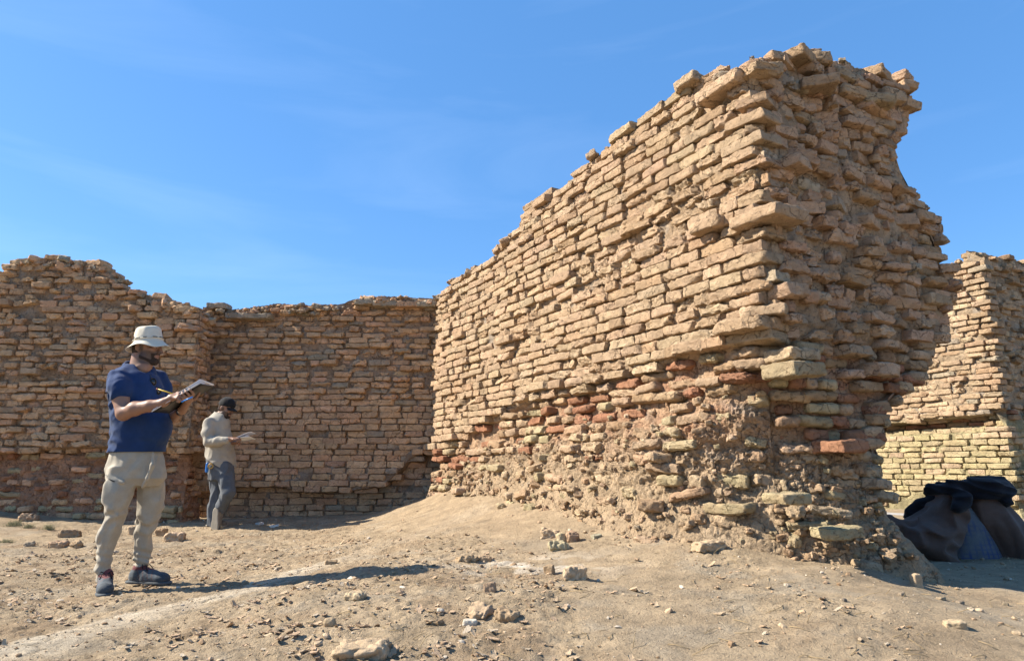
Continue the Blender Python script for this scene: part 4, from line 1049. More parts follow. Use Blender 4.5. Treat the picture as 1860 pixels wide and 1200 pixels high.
# ------------------------------------------------------------------ pile under dark blankets at the right
# ------------------------------------------------------------------ implicit surfaces for bodies and cloth
class Field:
    def __init__(s, lo, hi, res):
        s.lo = np.array(lo, float); s.res = res
        s.n = np.ceil((np.array(hi)-s.lo)/res).astype(int)+1
        s.f = np.full(s.n, 1.0, f32)
        s.ax = [(s.lo[i]+np.arange(s.n[i])*res).astype(f32) for i in range(3)]
    def _sl(s, lo, hi):
        a = np.maximum(np.floor((np.array(lo)-s.lo)/s.res).astype(int), 0); b = np.minimum(np.ceil((np.array(hi)-s.lo)/s.res).astype(int)+1, s.n)
        sl = tuple(slice(int(a[i]), int(max(b[i], a[i]))) for i in range(3))
        X = s.ax[0][sl[0]][:, None, None]; Y = s.ax[1][sl[1]][None, :, None]; Z = s.ax[2][sl[2]][None, None, :]
        return sl, X, Y, Z
    def union(s, fn, lo, hi, k=.01):
        sl, X, Y, Z = s._sl(np.array(lo)-k-.02, np.array(hi)+k+.02)
        if 0 in s.f[sl].shape: return
        d = fn(X, Y, Z); a = s.f[sl]
        hh = np.clip(.5+.5*(a-d)/k, 0, 1)
        s.f[sl] = a*(1-hh)+d*hh-k*hh*(1-hh)
    def carve(s, fn, lo, hi, k=.01):
        sl, X, Y, Z = s._sl(np.array(lo)-k-.02, np.array(hi)+k+.02)
        d = -fn(X, Y, Z); a = s.f[sl]
        hh = np.clip(.5-.5*(a-d)/k, 0, 1)
        s.f[sl] = a*(1-hh)+d*hh+k*hh*(1-hh)
    def cone(s, a, b, ra, rb, k=.01, sub=False):
        a = np.array(a, float); b = np.array(b, float); R = max(ra, rb)
        ab = b-a; L2 = float(np.dot(ab, ab))+1e-12
        def fn(X, Y, Z):
            t = np.clip(((X-a[0])*ab[0]+(Y-a[1])*ab[1]+(Z-a[2])*ab[2])/L2, 0, 1)
            return np.sqrt((X-a[0]-t*ab[0])**2+(Y-a[1]-t*ab[1])**2+(Z-a[2]-t*ab[2])**2)-(ra+(rb-ra)*t)
        (s.carve if sub else s.union)(fn, np.minimum(a, b)-R, np.maximum(a, b)+R, k)
    def chain(s, pts, rs, k=.01):
        for i in range(len(pts)-1): s.cone(pts[i], pts[i+1], rs[i], rs[i+1], k)
    def ell(s, c, rad, R=None, k=.01, sub=False):
        c = np.array(c, float); rad = np.array(rad, float); R = np.eye(3) if R is None else np.array(R); m = rad.max()
        def fn(X, Y, Z):
            dx, dy, dz = X-c[0], Y-c[1], Z-c[2]
            p = [dx*R[i, 0]+dy*R[i, 1]+dz*R[i, 2] for i in range(3)]
            k0 = np.sqrt(sum((p[i]/rad[i])**2 for i in range(3))); k1 = np.sqrt(sum((p[i]/rad[i]**2)**2 for i in range(3)))+1e-9
            return k0*(k0-1)/k1
        (s.carve if sub else s.union)(fn, c-m, c+m, k)
    def loft(s, rows, k=.02, grow=0.0, pw=2.0):
        """rows: (z, cx, cy, a, b) elliptic sections stacked in z"""
        r = np.array(sorted(rows), float)
        def fn(X, Y, Z):
            z = Z[0, 0]
            g = [np.interp(z, r[:, 0], r[:, i])[None, None, :] for i in range(1, 5)]
            a, b = g[2]+grow, g[3]+grow
            q = ((np.abs(X-g[0])/a)**pw+(np.abs(Y-g[1])/b)**pw)**(1/pw)
            d = (q-1)*np.minimum(a, b)
            dz = np.maximum(np.maximum(r[0, 0]-Z, Z-r[-1, 0]), 0)
            return np.maximum(d, (np.maximum(r[0, 0]-Z, Z-r[-1, 0])))
        lo = [min(r[:, 1]-r[:, 3])-grow, min(r[:, 2]-r[:, 4])-grow, r[0, 0]]; hi = [max(r[:, 1]+r[:, 3])+grow, max(r[:, 2]+r[:, 4])+grow, r[-1, 0]]
        s.union(fn, lo, hi, k)
    def mod(s, fn, band=.03):
        """add fn(X,Y,Z) near the surface"""
        I = np.where(np.abs(s.f) < band)
        s.f[I] += fn(s.ax[0][I[0]], s.ax[1][I[1]], s.ax[2][I[2]]).astype(f32)
    def half(s, p, n):
        p = np.array(p, float); n = np.array(n, float)/np.linalg.norm(n)
        d = (s.ax[0]*n[0])[:, None, None]+(s.ax[1]*n[1])[None, :, None]+(s.ax[2]*n[2])[None, None, :]-float(np.dot(p, n))
        s.f = np.maximum(s.f, d.astype(f32))
    def mesh(s, relax=1):
        f_ = s.f; f_[0] = f_[-1] = 1; f_[:, 0] = f_[:, -1] = 1; f_[:, :, 0] = f_[:, :, -1] = 1
        sg = f_ < 0
        c = np.zeros(tuple(s.n-1), np.uint8)
        for i in (0, 1):
            for j in (0, 1):
                for k in (0, 1):
                    c += sg[i:s.n[0]-1+i, j:s.n[1]-1+j, k:s.n[2]-1+k]
        I = np.where((c > 0) & (c < 8)); m = len(I[0])
        idx = np.full(c.shape, -1, np.int32); idx[I] = np.arange(m)
        P = np.zeros((m, 3)); cnt = np.zeros(m)
        cs = [(i, j, k) for i in (0, 1) for j in (0, 1) for k in (0, 1)]
        val = {q: f_[I[0]+q[0], I[1]+q[1], I[2]+q[2]] for q in cs}
        for a in cs:
            for ax in range(3):
                if a[ax] == 0:
                    b = list(a); b[ax] = 1; b = tuple(b)
                    va, vb = val[a], val[b]; x_ = (va < 0) != (vb < 0)
                    t = np.where(x_, va/(va-vb+1e-12), 0)
                    for q in range(3):
                        P[:, q] += np.where(x_, a[q]+(t if q == ax else 0), 0)
                    cnt += x_
        P /= cnt[:, None]
        V = s.lo+(np.stack(I, -1)+P)*s.res
        Q = []
        for ax in range(3):
            o = [q for q in range(3) if q != ax]
            sh = [slice(None)]*3
            A = [slice(1, -1)]*3; A[ax] = slice(0, -1); B = list(A); B[ax] = slice(1, None)
            sa, sb = sg[tuple(A)], sg[tuple(B)]
            E = np.where(sa != sb)
            fl_ = sa[E]
            base = [E[0]+(0 if ax == 0 else 1), E[1]+(0 if ax == 1 else 1), E[2]+(0 if ax == 2 else 1)]
            def cell(d0, d1):
                q = [b.copy() for b in base]; q[o[0]] = q[o[0]]-d0; q[o[1]] = q[o[1]]-d1
                return idx[q[0], q[1], q[2]]
            a, b_, c_, d_ = cell(1, 1), cell(0, 1), cell(0, 0), cell(1, 0)
            q1 = np.stack([a, b_, c_, d_], -1); q2 = np.stack([d_, c_, b_, a], -1)
            flip = fl_ if ax != 1 else ~fl_
            Q.append(np.where(flip[:, None], q1, q2))
        Q = np.concatenate(Q)
        for _ in range(relax):
            S = np.zeros_like(V); n_ = np.zeros(len(V))
            for k in range(4):
                np.add.at(S, Q[:, k], V[Q[:, (k+1) % 4]]); np.add.at(n_, Q[:, k], 1)
            V = V*.5+.5*S/np.maximum(n_, 1)[:, None]
        return V, Q

def pxloft(rows, Yc, zref=None):
    """rows of (py, px_left, px_right, depth offset, half depth) -> loft rows in metres"""
    out = []
    for py, a, b, dy, hd in rows:
        Y = Yc+dy; l = at_y(a, py, Y); r = at_y(b, py, Y)
        out.append((l[2]/2+r[2]/2, (l[0]+r[0])/2, Y, (r[0]-l[0])/2, hd))
    return out
def bounds(rows, pad=.06):
    r = np.array(rows)
    return [min(r[:, 1]-r[:, 3])-pad, min(r[:, 2]-r[:, 4])-pad, min(r[:, 0])-pad], [max(r[:, 1]+r[:, 3])+pad, max(r[:, 2]+r[:, 4])+pad, max(r[:, 0])+pad]

# ------------------------------------------------------------------ covered pile at the right
M_BLACK = mat_cloth('black_wool', (.012, .012, .016), bump=.5)
M_BRN = mat_cloth('brown_blanket', (.125, .08, .062), bump=.5, fine=300)
YT = 6.55
def cloth(name, rows, Yc, foldfn, mat, label, res=.012, col=None, extra=None, relax=1, parent=None, cat='blanket', group='covers over the pile at the right edge', smooth_k=.03):
    R = pxloft(rows, Yc); lo, hi = bounds(R, .12)
    if extra: hi = [max(hi[i], extra[1][i]) for i in range(3)]; lo = [min(lo[i], extra[0][i]) for i in range(3)]
    fd = Field(lo, hi, res); fd.loft(R, .02, pw=2.4)
    if extra: extra[2](fd)
    fd.mod(foldfn, .06)
    v, q = fd.mesh(relax)
    c = None if col is None else col(v)
    o = mk(name, v, q, None, c, mat, None, loc=(np.mean(v[:, 0]), np.mean(v[:, 1]), v[:, 2].min()))
    return tag(o, label, cat, group)
tl = lambda px, py, dy=0.: at_y(px, py, YT+dy)
def e1(fd):
    fd.chain([tl(1604, 943, .05), tl(1640, 955, 0), tl(1690, 962, -.05)], [.03, .06, .12], .05)
    fd.chain([tl(1612, 962, .0), tl(1650, 980, 0), tl(1700, 985, -.05)], [.03, .06, .12], .06)
cloth('blanket', [(902, 1711, 1729, 0, .12), (915, 1700, 1735, 0, .18), (930, 1684, 1738, 0, .23), (945, 1662, 1736, 0, .28), (960, 1634, 1730, 0, .32), (980, 1624, 1722, 0, .34), (1000, 1640, 1716, .0, .35), (1016, 1660, 1712, 0, .35)], YT,
      lambda X, Y, Z: -.034*np.maximum(1-3.2*np.abs(noise3(X*3.4+Z*4.5, Y*3, Z*5-X*3.0, 3)), -.3)+.008*noise3(X*6, Y*6, Z*5, 4), M_BRN,
      'brown blanket sagging in folds to the left of the blue checked sack', .012, extra=(tl(1595, 1000, -.3)-.1, tl(1720, 930, .3)+.1, e1))
cloth('blanket', [(902, 1752, 1800, 0, .14), (915, 1748, 1815, 0, .2), (930, 1753, 1826, 0, .25), (950, 1762, 1836, 0, .3), (975, 1779, 1846, 0, .33), (1000, 1792, 1856, 0, .36), (1020, 1800, 1863, 0, .38), (1040, 1804, 1870, 0, .38)], YT,
      lambda X, Y, Z: -.026*np.maximum(1-3.2*np.abs(noise3(X*7+Z*3, Y*5, Z*1.8, 5)), -.3)+.006*noise3(X*6, Y*6, Z*4, 6), M_BRN,
      'brown blanket hanging down to the ground right of the blue checked sack')
def sackcol(V):
    a = np.sin((V[:, 0]*.9+V[:, 1]*.2)*150); b = np.sin(V[:, 2]*160)
    g = np.maximum(sst(.1, .8, a), .7*sst(.3, .9, b))*sst(.42, .2, V[:, 2])*np.clip(.6+1.2*noise3(V[:, 0]*9, V[:, 1]*9, V[:, 2]*9, 7), 0, 1)
    g = g*.75
    return np.array([.12, .125, .13])*(1-g[:, None])+np.array([.03, .048, .16])*g[:, None]
M_SACK = mat_cloth('woven_sack', (.2, .2, .2), use_col=True, bump=.3)
cloth('sack', [(915, 1718, 1752, 0, .1), (930, 1714, 1762, 0, .17), (950, 1712, 1772, 0, .22), (975, 1710, 1788, 0, .25), (1000, 1707, 1802, 0, .27), (1018, 1705, 1812, 0, .28), (1034, 1704, 1815, 0, .28)], YT,
      lambda X, Y, Z: .004*np.sin(X*45+3*noise3(X*4, Y*4, Z*4, 9))+.012*noise3(X*8, Y*8, Z*6, 8), M_SACK, 'grey and blue checked woven sack showing between the two brown blankets', .010, col=sackcol, cat='sack', group=None)
def e2(fd):
    fd.chain([tl(1692, 889, -.12), tl(1730, 884, -.16), tl(1778, 882, -.16)], [.045, .052, .055], .03)
    fd.chain([tl(1692, 889, .15), tl(1730, 884, .1), tl(1778, 882, 0)], [.05, .06, .07], .03)
    fd.chain([tl(1770, 882, -.15), tl(1800, 884, -.2), tl(1822, 890, -.15)], [.07, .075, .055], .04)
    fd.chain([tl(1815, 885, -.1), tl(1824, 905, -.2), tl(1825, 916, -.2)], [.05, .05, .03], .04)
    fd.chain([tl(1738, 895, -.2), tl(1750, 908, -.27), tl(1738, 922, -.3)], [.05, .06, .035], .04)
    fd.chain([tl(1655, 934, .25), tl(1680, 918, .2), tl(1700, 905, .1)], [.055, .06, .06], .04)
cloth('blanket', [(868, 1772, 1815, 0, .12), (874, 1755, 1822, 0, .2), (886, 1735, 1826, 0, .26), (898, 1728, 1824, 0, .27), (906, 1735, 1818, 0, .25)], YT,
      lambda X, Y, Z: -.024*np.maximum(1-3.2*np.abs(noise3(X*4, Y*4, Z*11+X*2, 10)), -.3)+.006*noise3(X*8, Y*8, Z*8, 11), M_BLACK, 'thick black blanket folded over the top of the pile', .010,
      extra=(tl(1645, 940, -.4)-.08, tl(1835, 865, .4)+.08, e2))
# ------------------------------------------------------------------ people
M_SKIN = mat_earth('skin', use_col=True, bump=.08, var=.08, fine=220, rough=.5, dist=.002)
M_SKIN.node_tree.nodes['Principled BSDF'].inputs['Specular IOR Level'].default_value = .35
M_HAIR = mat_earth('short_hair', use_col=False, base=(.045, .031, .024), bump=1.0, var=.3, fine=260, rough=.7, dist=.006)
SKIN = np.array([.265, .142, .09])

def basis(fwd, pitch=0.0, roll=0.0):
    """rows: forward, left, up"""
    f_ = np.array([fwd[0], fwd[1], 0.]); f_ /= np.linalg.norm(f_); u = np.array([0, 0, 1.]); l = np.cross(u, f_)
    f2 = f_*math.cos(pitch)+u*math.sin(pitch); u2 = u*math.cos(pitch)-f_*math.sin(pitch)
    l2 = l*math.cos(roll)+u2*math.sin(roll); u3 = u2*math.cos(roll)-l*math.sin(roll)
    return np.array([f2, l2, u3])
def head_prims(fd, hc, B, s=1.0, grow=0.0):
    P = lambda f_, l, u: hc+s*(f_*B[0]+l*B[1]+u*B[2])
    g = grow
    fd.ell(P(-.008, 0, .03), np.array([.098, .077, .098])*s+g, B, .012)
    fd.ell(P(.030, 0, -.045), np.array([.064, .060, .082])*s+g, B, .02)
    fd.cone(P(.010, .045, -.075), P(.068, .012, -.100), .024*s+g, .020*s+g, .018); fd.cone(P(.010, -.045, -.075), P(.068, -.012, -.100), .024*s+g, .020*s+g, .018)
    fd.cone(P(.074, -.008, -.103), P(.074, .008, -.103), .021*s+g, .021*s+g, .012)
    fd.ell(P(.077, 0, .026), np.array([.020, .052, .013])*s+g, B, .012)
    for sd in (-1, 1): fd.ell(P(.063, .043*sd, -.022), np.array([.026, .024, .020])*s+g, B, .015)
    if grow == 0:
        for sd in (-1, 1): fd.ell(P(.096, .032*sd, .004), np.array([.016, .019, .011])*s, B, .010, sub=True)
        for sd in (-1, 1): fd.ell(P(.077, .031*sd, .003), np.array([.0135, .0135, .0125])*s, B, .003)
        fd.chain([P(.088, 0, .014), P(.108, 0, -.014), P(.119, 0, -.030)], [.008*s, .010*s, .0125*s], .008)
        for sd in (-1, 1): fd.ell(P(.104, .012*sd, -.035), np.array([.013, .009, .009])*s, B, .006)
        fd.ell(P(.089, 0, -.058), np.array([.013, .026, .0075])*s, B, .006); fd.ell(P(.087, 0, -.071), np.array([.013, .023, .009])*s, B, .006)
        fd.ell(P(.103, 0, -.0645), np.array([.012, .024, .0022])*s, B, .004, sub=True)
        for sd in (-1, 1):
            Re = np.array([B[0]*.95+B[1]*sd*(-.3), B[1]*.95+B[0]*sd*.3, B[2]])
            fd.ell(P(-.012, .080*sd, -.012), np.array([.021, .010, .033])*s, Re, .006); fd.ell(P(-.006, .091*sd, -.008), np.array([.010, .006, .018])*s, Re, .005, sub=True)
def head_colour(V, hc, B, s, col):
    d = (V-hc)/s; f_, l, u = d@B[0], d@B[1], d@B[2]
    eye = np.exp(-(((np.abs(l)-.031)/.0105)**2+((u-.003)/.006)**2)**2)*(f_ > .074)
    iris = np.exp(-(((np.abs(l)-.031)/.0055)**2+((u-.003)/.006)**2)**2)*(f_ > .08)
    brow = np.exp(-(((np.abs(l)-.032)/.022)**2+((u-.027+.15*(np.abs(l)-.03))/.0065)**2)**2)*(f_ > .045)
    lip = np.exp(-((l/.024)**2+((u+.0645)/.012)**2)**2)*(f_ > .08)
    stub = sst(-.020, -.042, u+.10*np.maximum(f_-.06, 0)*0)*sst(-.030, .012, f_)*sst(-.135, -.118, u)
    stub = np.maximum(stub, sst(.028, .018, np.abs(u+.052))*sst(.06, .085, f_)*sst(.045, .03, np.abs(l)))*np.clip(1-lip, 0, 1)
    stub = np.maximum(stub, sst(.018, .006, np.abs(f_-.008))*sst(.04, .055, np.abs(l))*sst(.02, .0, u)*sst(-.06, -.04, u))
    def mixin(c, m, t): return c*(1-m[:, None])+np.array(t)*m[:, None]
    col = mixin(col, stub*.82, [.060, .041, .033]); col = mixin(col, lip*.6, [.26, .11, .085]); col = mixin(col, brow*.92, [.02, .014, .012]); col = mixin(col, eye*.9, [.55, .52, .48]); col = mixin(col, iris, [.02, .012, .01])
    return col
def beard_obj(parent, hc, B, s, res=.003, hi=-.066):
    lo = hc-.16*s; hi_ = hc+.16*s
    fd = Field(lo, hi_, res); head_prims(fd, hc, B, s, .0035)
    X = fd.ax[0][:, None, None]-hc[0]; Y = fd.ax[1][None, :, None]-hc[1]; Z = fd.ax[2][None, None, :]-hc[2]
    f_, l, u = [(X*B[i, 0]+Y*B[i, 1]+Z*B[i, 2])/s for i in range(3)]
    # jaw line, chin and moustache; open at the lips and cheeks
    top = np.where(f_ > .075, -.046, hi-(f_-.0)*.35)
    jaw = np.maximum(u-top, -(f_-(-.004+.25*(u+.06)*0)))
    jaw = np.maximum(jaw, u-(-.0+.0*f_)); jaw = np.maximum(jaw, -(u+.128))
    side = 1.0
    lips = .011-np.sqrt((l*.42)**2+(u+.0645)**2)
    reg = np.maximum(np.minimum(jaw, side), np.where(f_ > .072, lips, -1))
    fd.f = np.maximum(fd.f, (reg*s).astype(f32))
    fd.mod(lambda X, Y, Z: .0012*noise3(X*260, Y*260, Z*260, 3), .01)
    v, q = fd.mesh(0)
    return mk('beard', v, q, None, None, M_HAIR, parent)
def hair_obj(parent, hc, B, s, res=.0035, low=-.075):
    fd = Field(hc-.16*s, hc+.16*s, res); fd.ell(hc+s*(-.008*B[0]+.03*B[2]), np.array([.098, .077, .098])*s+.006, B, .01); fd.ell(hc+s*(-.045*B[0]-.035*B[2]), np.array([.052, .060, .055])*s+.004, B, .02)
    X = fd.ax[0][:, None, None]-hc[0]; Y = fd.ax[1][None, :, None]-hc[1]; Z = fd.ax[2][None, None, :]-hc[2]
    f_, l, u = [(X*B[i, 0]+Y*B[i, 1]+Z*B[i, 2])/s for i in range(3)]
    reg = np.maximum(low-u, np.where(u < .03, f_+.012, f_-.06)*1.0)
    ear = .036-np.sqrt((f_+.010)**2+(u+.012)**2); reg = np.maximum(reg, np.where(np.abs(l) > .05, ear, -1))
    fd.f = np.maximum(fd.f, (reg*s).astype(f32))
    fd.mod(lambda X, Y, Z: .0016*noise3(X*200, Y*200, Z*200, 5), .01)
    v, q = fd.mesh(0)
    return mk('hair', v, q, None, None, M_HAIR, parent)

def hand(fd, wrist, palm_c, knuck, tips, rf, thumb, rp=.017):
    """wrist point, palm centre, four knuckles, per finger [mid, end, tip], thumb chain"""
    fd.cone(wrist, palm_c, .026, .024, .02)
    for k_ in knuck: fd.cone(palm_c, k_, rp, rf*1.15, .012)
    for k_ in range(3): fd.cone(knuck[k_], knuck[k_+1], rf*1.1, rf*1.1, .008)
    for k_, ch in zip(knuck, tips):
        pts = [k_]+list(ch); fd.chain(pts, np.linspace(rf*1.08, rf*.8, len(pts)), .0035)
    fd.chain(thumb, np.linspace(rf*1.55, rf*.9, len(thumb)), .005)

def lace_tube(pts, r=.0032): return tube(pts, r, 6)
def shoe(parent, heel, toe, mats, flex=0.0, name='shoe', up=None, laces=True, lift=None):
    """heel and toe: points on the sole; up: sole normal"""
    heel = np.array(heel, float); toe = np.array(toe, float); up = np.array([0, 0, 1.]) if up is None else np.array(up, float)
    f_ = toe-heel; L_ = np.linalg.norm(f_); f_ /= L_; up = up-f_*np.dot(up, f_); up /= np.linalg.norm(up); l = np.cross(up, f_)
    P = lambda a, b, c: heel+f_*a*L_+l*b+up*c
    pts = np.array([P(a, b, c) for a in (-.1, 1.1) for b in (-.08, .08) for c in (-.03, .17)])
    fd = Field(pts.min(0), pts.max(0), .0055)
    B = np.array([f_, l, up])
    fd.ell(P(.16, 0, .045), (.052, .037, .055), B, .02); fd.ell(P(.48, 0, .042), (.085, .046, .054), B, .03); fd.ell(P(.78, .002, .040), (.075, .052, .042), B, .02); fd.ell(P(.9, .002, .034), (.040, .042, .032), B, .02)
    fd.cone(P(.2, 0, .06), P(.24, 0, .105), .042, .044, .02); fd.cone(P(.3, 0, .085), P(.62, 0, .055), .034, .034, .03)
    fd.half(P(0, 0, .012), -up)
    fd.mod(lambda X, Y, Z: .002*noise3(X*60, Y*60, Z*60, 3)+.0012*noise3(X*140, Y*140, Z*140, 4), .02)
    v, q = fd.mesh(1); d = v-heel; a = d@f_/L_; b = d@l; c = d@up
    col = np.tile(mats['upper'], (len(v), 1))
    band = (np.abs(((a*8.5+c*10) % 1)-.5) < .13) & (a > .25) & (a < .75) & (c > .03); col[band] = mats['band']
    col[(c > .098)] = mats['lining']
    tcap = a > .82; col[tcap] = np.array(mats['upper'])*.75
    o = mk(name, v, q, None, col, mats['mat'], parent)
    fd = Field(pts.min(0), pts.max(0), .0055)
    for aa, w_ in ((.12, .036), (.35, .034), (.6, .042), (.8, .045), (.92, .036)): fd.ell(P(aa, .002 if aa > .5 else 0, .012), (.06, w_+.008, .018), B, .025)
    fd.half(P(0, 0, .022), up); fd.half(P(0, 0, .001), -up)
    v, q = fd.mesh(1); mk('sole', v, q, None, np.tile(mats['sole'], (len(v), 1)), mats['mat'], o)
    if laces:
        parts = []
        for k in range(5):
            a = .36+.075*k; c = .122-.062*(k/4)*1.0
            parts.append(lace_tube([P(a, -.028, c-.022), P(a+.02, -.012, c-.002), P(a+.035, .012, c-.004), P(a+.045, .028, c-.026)]))
            parts.append(lace_tube([P(a, .028, c-.022), P(a+.02, .012, c+.0), P(a+.035, -.012, c-.004), P(a+.045, -.028, c-.026)]))
        for sd in (-1, 1): parts.append(lace_tube([P(.33, 0, .118), P(.38, .03*sd, .132), P(.44, .045*sd, .110), P(.40, .03*sd, .10), P(.34, .005*sd, .115)])); parts.append(lace_tube([P(.33, 0, .118), P(.46, .02*sd, .125), P(.54, .035*sd, .09)]))
        v, q, t_ = join(parts); mk('laces', v, q, t_, np.tile(mats['lace'], (len(v), 1)), mats['mat'], o)
    return o

# ================================================================= the near man
Y1 = 4.86
J = lambda px, py, dy=0.: at_y(px, py, Y1+dy)
foot_r = at_z(190, 1078, 0); zf = hz(foot_r[0], foot_r[1])
root1 = np.array([J(240, 900)[0], Y1, 0.0])
torso1 = pxloft([(640, 240, 264, 0, .055), (656, 234, 270, 0, .065), (664, 229, 272, 0, .085), (672, 213, 274, 0, .125), (684, 204, 286, 0, .16), (700, 201, 294, 0, .178), (730, 203, 299, 0, .178), (764, 203, 301, 0, .172), (795, 204, 301, 0, .168), (812, 201, 300, 0, .165), (828, 197, 300, 0, .165), (842, 196, 300, 0, .165)], Y1)
hips1 = pxloft([(812, 201, 298, 0, .15), (822, 197, 300, 0, .162), (850, 191, 303, 0, .172), (868, 189, 304, 0, .165), (880, 200, 292, 0, .12)], Y1)
legR1 = pxloft([(850, 191, 252, -.08, .10), (880, 186, 249, -.08, .108), (905, 187, 243, -.08, .104), (930, 188, 236, -.08, .098), (960, 178, 223, -.075, .090), (985, 171.5, 214, -.06, .084), (1010, 171, 208, -.045, .078), (1030, 171.5, 206, -.035, .072), (1046, 170, 206, -.03, .070), (1054, 170, 204, -.03, .068)], Y1)
legL1 = pxloft([(850, 249, 303, .09, .10), (880, 247.5, 305, .09, .108), (910, 247, 302, .10, .104), (935, 247, 296, .11, .098), (960, 243, 288, .12, .09), (985, 240.5, 280, .13, .084), (1010, 238.5, 275, .14, .075), (1030, 239, 273, .15, .070), (1043, 241, 273, .15, .068)], Y1)
hc1 = J(268, 630, 0); B1 = basis((1, -.16), -.10)
shR, elR, wrR = J(215, 690, -.155), J(224, 751, -.235), J(297, 731, -.30)
shL, elL, wrL = J(284, 694, .15), J(300, 762, .12), J(331, 745, -.10)
# body: head, neck, arms, hands and the trunk and legs under the clothes, one surface
fd = Field(np.array([root1[0]-.42, Y1-.52, 0.02]), np.array([root1[0]+.56, Y1+.36, 1.80]), .0048)
fd.loft(torso1[3:], .03, grow=-.048); fd.loft(hips1, .03, grow=-.06)
fd.loft(legR1, .03, grow=-.056); fd.loft(legL1, .03, grow=-.056)
for lg in (legR1, legL1):
    q_ = sorted(lg)[0]; fd.cone([q_[1], q_[2], q_[0]+.03], [q_[1], q_[2], .05], .032, .03, .02)
fd.cone(J(253, 668, 0), hc1+.02*B1[0]*-1.8-.06*B1[2], .066, .062, .03); fd.cone(J(262, 668, -.02), hc1+.01*B1[0]-.10*B1[2], .05, .05, .03)
head_prims(fd, hc1, B1, 1.0)
fd.chain([shR, J(219, 722, -.20), elR], [.048, .052, .046], .02)
fd.chain([elR, J(245, 742, -.26), J(272, 737, -.285), wrR], [.043, .046, .037, .027], .02)
fd.chain([shL, J(292, 728, .16), elL], [.048, .052, .046], .02)
fd.chain([elL, J(313, 757, .04), wrL], [.046, .045, .028], .02)
# right hand closed round a pencil
pc = J(312, 722, -.305); kn = [J(323, 713.5, -.275), J(325.5, 715, -.298), J(325, 718.5, -.320), J(322, 723, -.338)]
PT0, PT1 = J(287, 706.5, -.31), J(337, 722, -.262)
tips = [[J(331.5, 714, -.262), J(333, 718, -.258), J(330.5, 720.5, -.264)], [J(333.5, 717, -.286), J(333, 721.5, -.276), J(329.5, 722.5, -.274)],
        [J(332, 722, -.312), J(329.5, 726, -.304), J(325.5, 725.5, -.298)], [J(327.5, 727, -.334), J(325, 729.5, -.328), J(321.5, 728.5, -.32)]]
hand(fd, wrR, pc, kn, tips, .0088, [J(308, 719.5, -.282), J(316, 716.5, -.262), J(323, 717.5, -.255), J(328.5, 719.5, -.259)])
# left hand under the board, fingers wrapping its far and right edge, thumb on top
BC = J(335, 724, -.20)                                    # board centre
BA = J(381, 697, -.20)-J(289, 751, -.20); BL = np.linalg.norm(BA); BA = BA/BL
BW = np.array([-.04, 1.0, .03]); BW -= BA*np.dot(BW, BA); BW /= np.linalg.norm(BW)
BN = np.cross(BA, BW); BN = BN if BN[2] > 0 else -BN
Pb = lambda a, b, c: BC+BA*a+BW*b+BN*c
pl = Pb(.035, -.03, -.030)
knl = [Pb(.085, -.060, -.022), Pb(.062, -.078, -.022), Pb(.040, -.088, -.022), Pb(.018, -.090, -.022)]
tipl = [[Pb(.100, -.098, -.018), Pb(.100, -.117, -.002), Pb(.098, -.110, .015)], [Pb(.075, -.108, -.018), Pb(.074, -.124, -.001), Pb(.072, -.113, .016)],
        [Pb(.050, -.112, -.018), Pb(.049, -.125, -.001), Pb(.047, -.113, .015)], [Pb(.026, -.110, -.017), Pb(.025, -.122, -.001), Pb(.023, -.112, .014)]]
hand(fd, wrL, pl, knl, tipl, .0088, [Pb(.02, .0, -.03), Pb(.06, .01, -.034), Pb(.09, .0, -.026), Pb(.11, -.01, -.018)])
v, q = fd.mesh(1)
v1 = fbm(v[:, 0]*25, v[:, 1]*25, v[:, 2]*25, 3, 5)[:, None]
cb = SKIN*(1+.08*v1)
cb = head_colour(v, hc1, B1, 1.0, cb)
man1 = mk('person', v, q, None, cb, M_SKIN, None, loc=root1)
tag(man1, 'bearded man in a bucket hat, navy polo shirt and khaki trousers, writing in the sun', 'person', 'people recording the ruin')
beard_obj(man1, hc1, B1, 1.0); hair_obj(man1, hc1, B1, 1.0)

# polo shirt
M_POLO = mat_cloth('navy_pique', (.015, .037, .105), bump=.35, fine=420, var=.16)
fd = Field(np.array([root1[0]-.36, Y1-.42, .78]), np.array([root1[0]+.36, Y1+.36, 1.66]), .0056)
fd.loft(torso1[2:], .03, grow=-.009)
fd.chain([J(216, 688, -.13), J(217.5, 701, -.175), J(218.5, 712, -.20)], [.066, .072, .073], .03)
fd.chain([J(285, 690, .13), J(290, 708, .16), J(294, 726, .155)], [.074, .076, .072], .03)
fd.ell(J(284, 775, -.05), (.10, .11, .12), None, .06)
d_ = J(219, 722, -.205)-J(214, 688, -.13)
fd.carve(lambda X, Y, Z: np.maximum(np.maximum((X-J(219, 719, -.205)[0])*d_[0]*.0-(Z-(J(219, 719, -.205)[2]-.35*(Y-J(219, 719, -.205)[1]-.0)+.42*(X-J(219, 719, -.205)[0])))*-1.0*-1, Y-(Y1-.165)), X-J(243, 700)[0]),
         J(196, 770, -.42), J(245, 715, -.14), .006)
